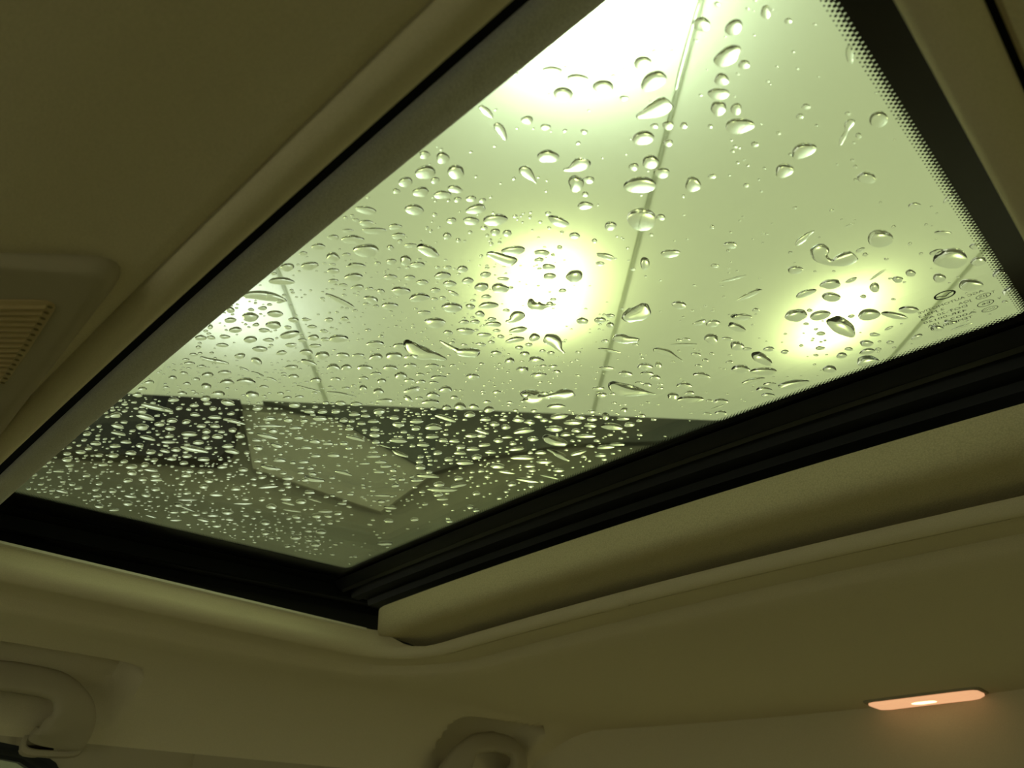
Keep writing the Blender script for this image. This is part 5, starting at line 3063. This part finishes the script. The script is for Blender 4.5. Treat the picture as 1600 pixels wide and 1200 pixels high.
ring_mark(.2420, .2509, .0008, .0008, .0004, 0, 'printed_dot')

# ------------------------------------------------------------------ sunshade slid back under the rear of the glass
sh = empty('sunshade', (0, .6, tz(0, .6))); tag(sh, 'beige cloth sunshade slid open with rounded front lip', 'sunshade')
SP = [(.4365, .0005), (.4368, -.0090), (.4395, -.0180), (.4450, -.0238), (.4540, -.0252), (.4640, -.0232), (.4760, -.0215), (.4900, -.0218), (.5100, -.0240), (.5260, -.0262), (.5370, -.0275), (.5450, -.0250), (.5520, -.0140), (.5570, -.0020), (.58, .0030), (.70, .0030), (.95, .0030)]
HX = .4095; rc = .040; nx = 40
def hw(y):
    t = y - .4365
    return HX if t >= rc else HX - rc + math.sqrt(max(0, rc * rc - (rc - t) ** 2)) * .999 + .0
vs = []
for y, dz in SP:
    W_ = hw(y) if y > .4366 else HX - rc
    for i in range(nx + 1):
        f = -1 + 2 * i / nx; x = W_ * math.sin(f * PI / 2) if abs(f) < 1 else W_ * f
        x = W_ * (abs(f) ** .8) * (1 if f > 0 else -1)
        e = max(0, (abs(x) - (W_ - .012)) / .012); vs.append((x, y, tz(x, y, dz * (1 - .16 * e ** 3))))
fs = grid_faces(len(SP), nx + 1)
nb = len(vs)
for y, dz in SP:
    W_ = hw(y) if y > .4366 else HX - rc
    for i in range(nx + 1):
        f = -1 + 2 * i / nx; x = W_ * (abs(f) ** .8) * (1 if f > 0 else -1)
        vs.append((x, y, tz(x, y, .0065)))
fs += [tuple(q + nb for q in g_[::-1]) for g_ in grid_faces(len(SP), nx + 1)]
for k in range(len(SP) - 1):
    n1 = nx + 1
    fs.append((k * n1, (k + 1) * n1, nb + (k + 1) * n1, nb + k * n1)); fs.append((k * n1 + nx, nb + k * n1 + nx, nb + (k + 1) * n1 + nx, (k + 1) * n1 + nx))
for i in range(nx): fs.append((i, nb + i, nb + i + 1, i + 1)); a = (len(SP) - 1) * (nx + 1) + i; fs.append((a, a + 1, nb + a + 1, nb + a))
o = mesh_obj('shade_panel', vs, fs, M['shade']); sharp(o, 75); child(o, sh)
tab = []
for i in range(9):
    x = -.075 + .10 * i / 8; tab.append([(x, .5330, tz(x, .533, -.0280)), (x, .5400, tz(x, .54, -.0282)), (x, .5405, tz(x, .5405, -.0265)), (x, .5330, tz(x, .533, -.0262))])
child(loft('lip_tab', tab, M['rail']), sh)

# ------------------------------------------------------------------ rear dome lamp
dl = empty('dome_lamp', (0, 1.225, tz(0, 1.225, -.048))); tag(dl, 'lit slim dome lamp glowing warm at the rear of the headliner', 'lamp')
def slab(name, hx, y0, y1, zt, zb, inset, mat, nseg=12):
    rings = []
    for k, (g_, z) in enumerate([(0, zt), (0, zt * .5 + zb * .5), (inset * .5, zb * .9 + zt * .1), (inset, zb)]):
        r = []
        for x, y in rrect(hx - g_, y0 + g_ * .4, y1 - g_ * .4, .012, .012, 0, 4, 6): r.append((x, y, tz(x, y, z)))
        rings.append(r)
    return loft(name, rings, mat)
M['lamp'] = emit('lamp_lens', (1.0, .52, .27), .75)
M['bulb'] = emit('lamp_bulb', (1.0, .80, .42), 2.5)
child(slab('lamp_housing', .089, 1.192, 1.256, -.050, -.0575, .002, M['plastic']), dl)
child(slab('lamp_lens', .083, 1.198, 1.250, -.0565, -.0645, .012, M['lamp']), dl)
child(slab('lamp_bulb', .020, 1.203, 1.228, -.0640, -.0650, .006, M['bulb']), dl)
for ch in dl.children: ch.location.x += .008

# ------------------------------------------------------------------ overhead console with ribbed map lamp lens
oc = empty('overhead_console', (0, -.2, tz(0, -.2, -.048))); tag(oc, 'beige overhead console with ribbed map lamp lens in front of sunroof', 'console')
def inset_poly(pts, g_):
    c = Vector((sum(p[0] for p in pts) / len(pts), sum(p[1] for p in pts) / len(pts)))
    return [tuple(Vector(p) + (c - Vector(p)).normalized() * g_) for p in pts]
def round_poly(pts, r, n=6):
    out_ = []
    for i in range(len(pts)):
        a, b, c = Vector(pts[i - 1]), Vector(pts[i]), Vector(pts[(i + 1) % len(pts)])
        p = b + (a - b).normalized() * min(r, (a - b).length * .45); q = b + (c - b).normalized() * min(r, (c - b).length * .45)
        for k in range(n + 1):
            t = k / n; v = p * (1 - t) ** 2 + b * 2 * t * (1 - t) + q * t * t; out_.append((v.x, v.y))
    return out_
CP = [(.106, -.086), (-.206, -.068), (-.146, -.168), (-.130, -.40), (.030, -.40), (.046, -.160)]   # counter-clockwise from above
rings = []
for g_, z in [(0, -.040), (.000, -.0455), (.003, -.0500), (.008, -.0520), (.012, -.0525), (.02, -.0525)]:
    rings.append([(x, y, tz(x, y, z)) for x, y in inset_poly(round_poly(CP, .022), g_)])
child(loft('console_body', rings, M['plastic']), oc)
TD = Vector((-.020, -.0190)).normalized()        # direction of the ribs, along the slanted console side
def map_lens(R0, R1, length, sgn):
    R0, R1 = Vector(R0), Vector(R1); d_ = Vector((TD.x * sgn, TD.y))
    quad = [R0, R1, R1 + d_ * length, R0 + d_ * length]
    if (quad[1] - quad[0]).cross(quad[2] - quad[1]) < 0: quad = quad[::-1]
    rings = []
    for g_, z in [(0, -.0520), (0, -.0530), (.0012, -.0534)]:
        rings.append([(x, y, tz(x, y, z)) for x, y in inset_poly(round_poly([tuple(q) for q in quad], .012), g_)])
    lens = loft('map_lamp_lens', rings, M['lens']); child(lens, oc)
    n = int((R1 - R0).length / .0058)
    vs, fs = [], []
    for k in range(1, n):
        p = R0 + (R1 - R0) * (k / n); e = .006
        a, b = p + d_ * .0055, p + d_ * (length - .004); w_ = (R1 - R0).normalized() * .0019
        rg = [[(q.x - w_.x, q.y - w_.y, tz(q.x, q.y, -.0533)), (q.x, q.y, tz(q.x, q.y, -.0546)), (q.x + w_.x, q.y + w_.y, tz(q.x, q.y, -.0533))] for q in (a, b)]
        child(loft('lens_rib', rg, M['lens'], None, True, True, False), oc)
        c_ = p + d_ * .0032; bb_ = len(vs)
        for q in range(6): vs.append((c_.x + .0013 * math.cos(q * PI / 3), c_.y + .0013 * math.sin(q * PI / 3), tz(c_.x, c_.y, -.0536)))
        fs.append(tuple(range(bb_ + 5, bb_ - 1, -1)))
    nt_ = mesh_obj('rib_notches', vs, fs, M['notch'], None, False); child(nt_, oc); tag(nt_, kind='stuff')
M['notch'] = plain('notch_brown', (.16, .12, .05), .7)
map_lens((.064, -.1005), (-.040, -.0925), .075, 1)
map_lens((-.170, -.087), (-.066, -.0910), .075, -1)

# ------------------------------------------------------------------ side panels, window, handles
def side_x(z):  # inner face below the headliner edge
    return .69
WX = .672
def win_shape(kind):
    if kind == 'front':
        return [(-.50, -.60), (-.50, -.36), (-.36, -.262), (-.16, -.212), (.04, -.194), (.125, -.1905), (.160, -.196), (.190, -.212), (.212, -.240), (.226, -.29), (.235, -.40), (.238, -.60)]
    return [(.36, -.60), (.362, -.36), (.375, -.30), (.41, -.275), (.50, -.268), (.64, -.275), (.72, -.30), (.78, -.36), (.80, -.60)]
def top_of(win, y):
    for a, b in zip(win[:-1], win[1:]):
        if a[0] <= y <= b[0] and b[0] > a[0]: return a[1] + (b[1] - a[1]) * (y - a[0]) / (b[0] - a[0])
    return None
for s in (-1, 1):
    wins = [win_shape('front'), win_shape('rear')]
    ys = sorted(set([-.8 + 1.88 * i / 68 for i in range(69)] + [p[0] for w_ in wins for p in w_] + [.14, .15, .17, .18, .20, .22, .23]))
    vs = []
    for y in ys:
        b = max([t for t in (top_of(w_, y) for w_ in wins) if t is not None] or [-.60])
        t_ = liner_z(WX, y, -.048) - ZG
        for k in range(6):
            z = t_ + (min(b, t_ - .002) - t_) * k / 5; vs.append((s * (WX + .16 * min(.06, t_ - z)), y, ZG + z))
    o = mesh_obj('wall_' + ('left' if s > 0 else 'right'), vs, grid_faces(len(ys), 6, False, s < 0), M['plastic'])
    tag(o, kind='structure')
    for wi, win in enumerate(wins):
        sl = []
        for i in range(len(win)):
            y, z = win[i]; a = win[max(0, i - 1)]; b = win[min(len(win) - 1, i + 1)]
            d_ = Vector((b[0] - a[0], b[1] - a[1])).normalized(); n_ = Vector((d_.y, -d_.x))
            rg = []
            for off, dx in ((-.004, .000), (-.002, -.006), (.004, -.007), (.009, -.003), (.011, .003), (.015, .005), (.015, .016), (-.004, .016)):
                rg.append((s * (WX + .008 + dx), y + n_.x * off, ZG + z + n_.y * off))
            sl.append(rg)
        win_o = empty('window_%d' % (1 + wi * 2 + (s > 0)), (s * .69, win[3][0], ZG - .40)); tag(win_o, kind='structure')
        child(loft('window_seal', sl, M['gasket']), win_o)
        gp = [(s * .690, y, ZG + z) for y, z in win] + [(s * .694, y, ZG + z) for y, z in win]
        n = len(win)
        child(mesh_obj('window_glass', gp, [tuple(range(n)), tuple(range(n, 2 * n))[::-1]] + [(i, i + n, (i + 1) % n + n, (i + 1) % n) for i in range(n)], M['glass'], None, False), win_o)

M['carpet'] = fabric('dark_carpet', (.38, .34, .25), (.44, .39, .29), 400, .3)
M['dash'] = plain('dark_dash', (.03, .03, .03), .6)
tag(box('unseen_floor_front', -.72, .72, -1.5, .05, .30, .32, M['carpet']), kind='structure')  # unseen lower car body, added to shape the light on the headliner
tag(box('unseen_floor_rear', -.72, .72, .05, 1.5, .30, .32, M['carpet']), kind='structure')
tag(box('wall_front', -.72, .72, -1.5, -.95, .32, .98, M['dash']), kind='structure')  # unseen dark dash block, added to dim the headliner at the front
for s in (-1, 1):
    tag(box('unseen_door_' + ('1' if s < 0 else '2'), s * .70 - .02, s * .70 + .02, -.95, 1.4, .32, ZG - .60, M['plastic']), kind='structure')  # unseen lower doors, added with the floor to hold back side light

def tube(name, pts, rad, mat, n=12, flat=1.0, axis=Vector((0, 0, 1))):
    rings = []
    P_ = [Vector(p) for p in pts]
    for i, p in enumerate(P_):
        d_ = (P_[min(i + 1, len(P_) - 1)] - P_[max(i - 1, 0)]).normalized()
        a = axis.cross(d_)
        if a.length < 1e-4: a = Vector((1, 0, 0))
        a.normalize(); b = d_.cross(a).normalized(); r = rad[i] if isinstance(rad, (list, tuple)) else rad
        rings.append([tuple(p + a * (r * flat * math.cos(2 * PI * k / n)) + b * (r * math.sin(2 * PI * k / n))) for k in range(n)])
    return loft(name, rings, mat)
def cat(pts, sub=6):
    P_ = [Vector(p) for p in pts]; out_ = []
    for i in range(len(P_) - 1):
        p0, p1, p2, p3 = P_[max(i - 1, 0)], P_[i], P_[i + 1], P_[min(i + 2, len(P_) - 1)]
        for k in range(sub):
            t = k / sub
            out_.append(.5 * ((2 * p1) + (p2 - p0) * t + (2 * p0 - 5 * p1 + 4 * p2 - p3) * t * t + (3 * p1 - p0 - 3 * p2 + p3) * t ** 3))
    out_.append(P_[-1]); return out_
def handle(yc, half, z0, xh, label, grp):
    h = empty('grab_handle', (-xh, yc, ZG + z0)); tag(h, label, 'handle')
    # strap shaped handle: bar along y, bent down into two broad legs that run into the side panel
    e = half - .031
    path = cat([(-xh - .060, yc - e, -.062), (-xh - .034, yc - e, -.058), (-xh - .008, yc - e, -.045), (-xh + .007, yc - e + .006, -.024), (-xh + .011, yc - e + .026, -.006), (-xh + .011, yc - e + .065, .000),
                (-xh + .011, yc, .001), (-xh + .011, yc + e - .065, .000), (-xh + .011, yc + e - .026, -.006), (-xh + .007, yc + e - .006, -.024), (-xh - .008, yc + e, -.045), (-xh - .034, yc + e, -.058), (-xh - .060, yc + e, -.062)], 6)
    n = len(path); rings = []
    for i, p in enumerate(path):
        d_ = (path[min(i + 1, n - 1)] - path[max(i - 1, 0)]).normalized(); a = Vector((1, 0, .25)).normalized()
        b = d_.cross(a).normalized(); a = b.cross(d_).normalized()
        f = min(i, n - 1 - i) / (n / 2); bw = .0160 + .0150 * (1 - sstep((f - .30) / .35))       # broad legs
        rings.append([tuple(Vector((p.x, p.y, ZG + z0 + p.z)) + a * (.0090 * math.copysign(abs(math.sin(t)) ** .6, math.sin(t))) + b * (bw * math.copysign(abs(math.cos(t)) ** .6, math.cos(t)))) for t in [2 * PI * k / 20 for k in range(20)]])
    child(loft('grip', rings, M['plastic']), h)
    for q in (-1, 1):
        yy = yc + q * e; bs = []
        for g_, dx in ((.0, -.060), (0, -.046), (.002, -.042), (.006, -.041)):
            hy, hz = .036 - g_, .016 - g_; cz = ZG + z0 - .060
            bs.append([(-xh + dx, yy + hy * math.copysign(abs(math.cos(t)) ** .5, math.cos(t)), cz + hz * math.copysign(abs(math.sin(t)) ** .5, math.sin(t))) for t in [2 * PI * k / 20 for k in range(20)]])
        child(loft('foot_cover', bs, M['plastic']), h)
    return h
handle(.085, .128, -.130, .628, 'beige grab handle above the window with the black seal', None)
handle(.872, .104, -.166, .622, 'beige grab handle toward the rear header above the back door', None)

# ------------------------------------------------------------------ raindrops on the outer face of the glass
rnd = random.Random(11)
def drop_mesh(name, out_, hmax, rings=5, power=2.0):
    """closed drop: flat foot on the glass, domed top; out_ = outline around (cx, cy)"""
    cx = sum(p[0] for p in out_) / len(out_); cyy = sum(p[1] for p in out_) / len(out_)
    n = len(out_); vs = []; fs = []
    z0 = .0022
    def P3(x, y, h): return (x - cx, y - cyy, gz(x, z0 + h) - gz(cx, z0))
    for k in range(rings):
        t = math.sin((k / rings) * PI / 2); r = math.cos((k / rings) * PI / 2)
        h = hmax * (1 - r ** power) ** .88 if k else 0.0
        for p in out_: vs.append(P3(cx + (p[0] - cx) * r, cyy + (p[1] - cyy) * r, h))
    for k in range(rings - 1):
        for i in range(n): fs.append((k * n + i, k * n + (i + 1) % n, (k + 1) * n + (i + 1) % n, (k + 1) * n + i))
    top = len(vs); vs.append(P3(cx, cyy, hmax)); b = (rings - 1) * n
    for i in range(n): fs.append((b + i, b + (i + 1) % n, top))
    bt = len(vs)
    for p in out_: vs.append(P3(p[0], p[1], 0))
    fs.append(tuple(bt + n - 1 - i for i in range(n)))
    return vs, fs, (cx, cyy, gz(cx, z0))
def drop_obj(vs, fs, loc, name):
    me = bpy.data.meshes.new(name); me.from_pydata(vs, [], fs); me.update()
    for p in me.polygons: p.use_smooth = len(p.vertices) < 5
    me.materials.append(M['water'])
    o = bpy.data.objects.new(name, me); COL.objects.link(o); o.location = loc
    return o
def outline(v, n, wob):
    cx, cyy, ax, ay, bx_, by = [q * 1e-5 for q in v]
    ph = [rnd.uniform(0, 2 * PI) for _ in range(3)]; am = [wob * rnd.uniform(.3, 1), wob * .7 * rnd.uniform(.2, 1), wob * .45 * rnd.random()]
    pts = []
    for k in range(n):
        t = 2 * PI * k / n; r = 1 + am[0] * math.cos(2 * t + ph[0]) + am[1] * math.cos(3 * t + ph[1]) + am[2] * math.cos(5 * t + ph[2])
        c, s_ = math.cos(t) * r, math.sin(t) * r
        pts.append((cx + ax * c + bx_ * s_, cyy + ay * c + by * s_))
    # counter-clockwise
    ar = sum(pts[i][0] * pts[(i + 1) % n][1] - pts[(i + 1) % n][0] * pts[i][1] for i in range(n))
    return pts if ar > 0 else pts[::-1]
def semi(v):
    a = math.hypot(v[2], v[3]) * 1e-5; b = math.hypot(v[4], v[5]) * 1e-5
    ar = abs(v[2] * v[5] - v[3] * v[4]) * 1e-10
    return ar / max(a, b), max(a, b)
def loft_drop(pts):
    P_ = [(a * 1e-5, b * 1e-5, c * 1e-5) for a, b, c in pts]
    sp = cat(P_, 5); n = len(sp); m_ = 9; vs = []; fs = []
    cx = sum(p.x for p in sp) / n; cyy = sum(p.y for p in sp) / n
    for i, p in enumerate(sp):
        a, b = sp[max(0, i - 1)], sp[min(n - 1, i + 1)]
        d_ = Vector((b.x - a.x, b.y - a.y)).normalized(); nn = Vector((-d_.y, d_.x))
        r = max(.0002, p.z) * (.25 if i in (0, n - 1) else 1); H = min(.0026, .50 * r)
        for k in range(m_):
            t = PI * k / (m_ - 1); c = math.cos(t); q = c * r
            x, y = p.x + nn.x * q, p.y + nn.y * q
            vs.append((x - cx, y - cyy, gz(x, .0022 + H * (math.sin(t) ** 1.15 if 0 < k < m_ - 1 else 0)) - gz(cx, .0022)))
    for i in range(n - 1):
        for k in range(m_ - 1):
            a = i * m_ + k; fs.append((a, a + 1, a + m_ + 1, a + m_))
    nb = len(vs)
    for i in range(n):
        vs.append(vs[i * m_]); vs.append(vs[i * m_ + m_ - 1])
    flat = []
    for i in range(n - 1):
        a = nb + 2 * i; fs.append((a, a + 2, a + 3, a + 1)); flat.append(len(fs) - 1)
    fs.append(tuple(range(m_))[::-1]); flat.append(len(fs) - 1)
    fs.append(tuple((n - 1) * m_ + k for k in range(m_))); flat.append(len(fs) - 1)
    bm = bmesh.new(); V_ = [bm.verts.new(v) for v in vs]
    for k, f in enumerate(fs):
        fc = bm.faces.new([V_[i] for i in f]); fc.smooth = k not in flat
    # orient: bottom faces down
    bm.normal_update()
    bm.faces.ensure_lookup_table()
    up_ = sum(f.normal.z * f.calc_area() for k, f in enumerate(bm.faces) if k not in flat)
    if up_ < 0:
        for k, f in enumerate(bm.faces):
            if k not in flat: f.normal_flip()
    for k in flat[:-2]:
        if bm.faces[k].normal.z > 0: bm.faces[k].normal_flip()
    me = bpy.data.meshes.new('raindrop'); bm.to_mesh(me); bm.free(); me.materials.append(M['water'])
    o = bpy.data.objects.new('raindrop', me); COL.objects.link(o); o.location = (cx, cyy, gz(cx, .0022)); return o

for lab, pts in SHAPES:
    o = loft_drop(pts)
    if lab: tag(o, lab, 'raindrop')
    else:
        o.name = 'water_streak'
        tag(o, 'thin slanted streak of water on the wet sunroof glass', 'water streak', 'thin water streaks on the glass')

def seam_side(x, y):        # which side of the long ceiling seam a drop is seen on
    d = Vector((x, y)) - Vector((.347, .033)); return d.cross(Vector((-.224, .229)))
rows = [[int(q) for q in l.split()] for l in DROPS.strip().split('\n')]
for v in rows[:300 - len(SHAPES)]:
    mn, mx = semi(v); H = min(.0026, .46 * mn)
    vs, fs, loc = drop_mesh('raindrop', outline(v, 22, .10), H, 6)
    o = drop_obj(vs, fs, loc, 'raindrop')
    x, y = loc[0], loc[1]
    dark = y > 1.27 * (x + .171); big = mx > .0062; flat_ = mx > 2.6 * mn
    size = 'broad' if big else 'small'; kind_ = 'stretched' if flat_ else 'rounded'
    ms = Vector((x, y)) - Vector((.056, .009)); short = ms.cross(Vector((-.070, .069))) < 0
    if dark: where = 'glinting pale against the dark far wall' + (' and its black reflection shape' if x < -.09 and y < .12 else '')
    elif math.hypot(x - .352, y - .350) < .045: where = 'beside the printed marking on the glass'
    elif x > .355: where = 'close to the black dotted side border'
    elif y > .355: where = 'close to the black dotted rear border'
    elif math.hypot(x - .302, y - .300) < .045: where = 'in the ceiling glow nearest the printed marking'
    elif math.hypot(x - .160, y - .146) < .038: where = 'in the round ceiling glow beside the long seam'
    elif math.hypot(x - .052, y - .134) < .030: where = 'around the large long tailed teardrop'
    elif y > 1.27 * (x + .171) - .030: where = 'just above the dark wall edge'
    elif y < .022: where = 'close to the cloth covered front strip'
    elif seam_side(x, y) > 0: where = 'between the long seam and the printed marking'
    elif short: where = 'between the short seam and the dark wall'
    elif y < .075: where = 'between the two ceiling seams near the front strip'
    elif y > .16: where = 'between the long seam and the dark wall'
    else: where = 'midway between the short and long ceiling seams'
    tag(o, f'{size} {kind_} clear raindrop {where}', 'raindrop', f'{size} {kind_} raindrops {where}')
VS_, FS_, SM_ = [], [], []
small = rows[300 - len(SHAPES):] + [[int(q) for q in l.split()] for l in FINE.strip().split('\n')]
for v in small:
    mn, mx = semi(v); H = min(.0026, .46 * mn)
    vs, fs, loc = drop_mesh('d', outline(v, 12, .12), H, 4)
    b = len(VS_)
    VS_ += [(p[0] + loc[0], p[1] + loc[1], p[2] + loc[2]) for p in vs]; FS_ += [tuple(i + b for i in f) for f in fs]
me = bpy.data.meshes.new('fine_raindrops'); me.from_pydata(VS_, [], FS_); me.update(); me.materials.append(M['water'])
for p in me.polygons: p.use_smooth = len(p.vertices) < 5
o = bpy.data.objects.new('fine_raindrops', me); COL.objects.link(o)
tag(o, 'fine raindrops scattered all over the sunroof glass', 'raindrops', None, 'stuff')
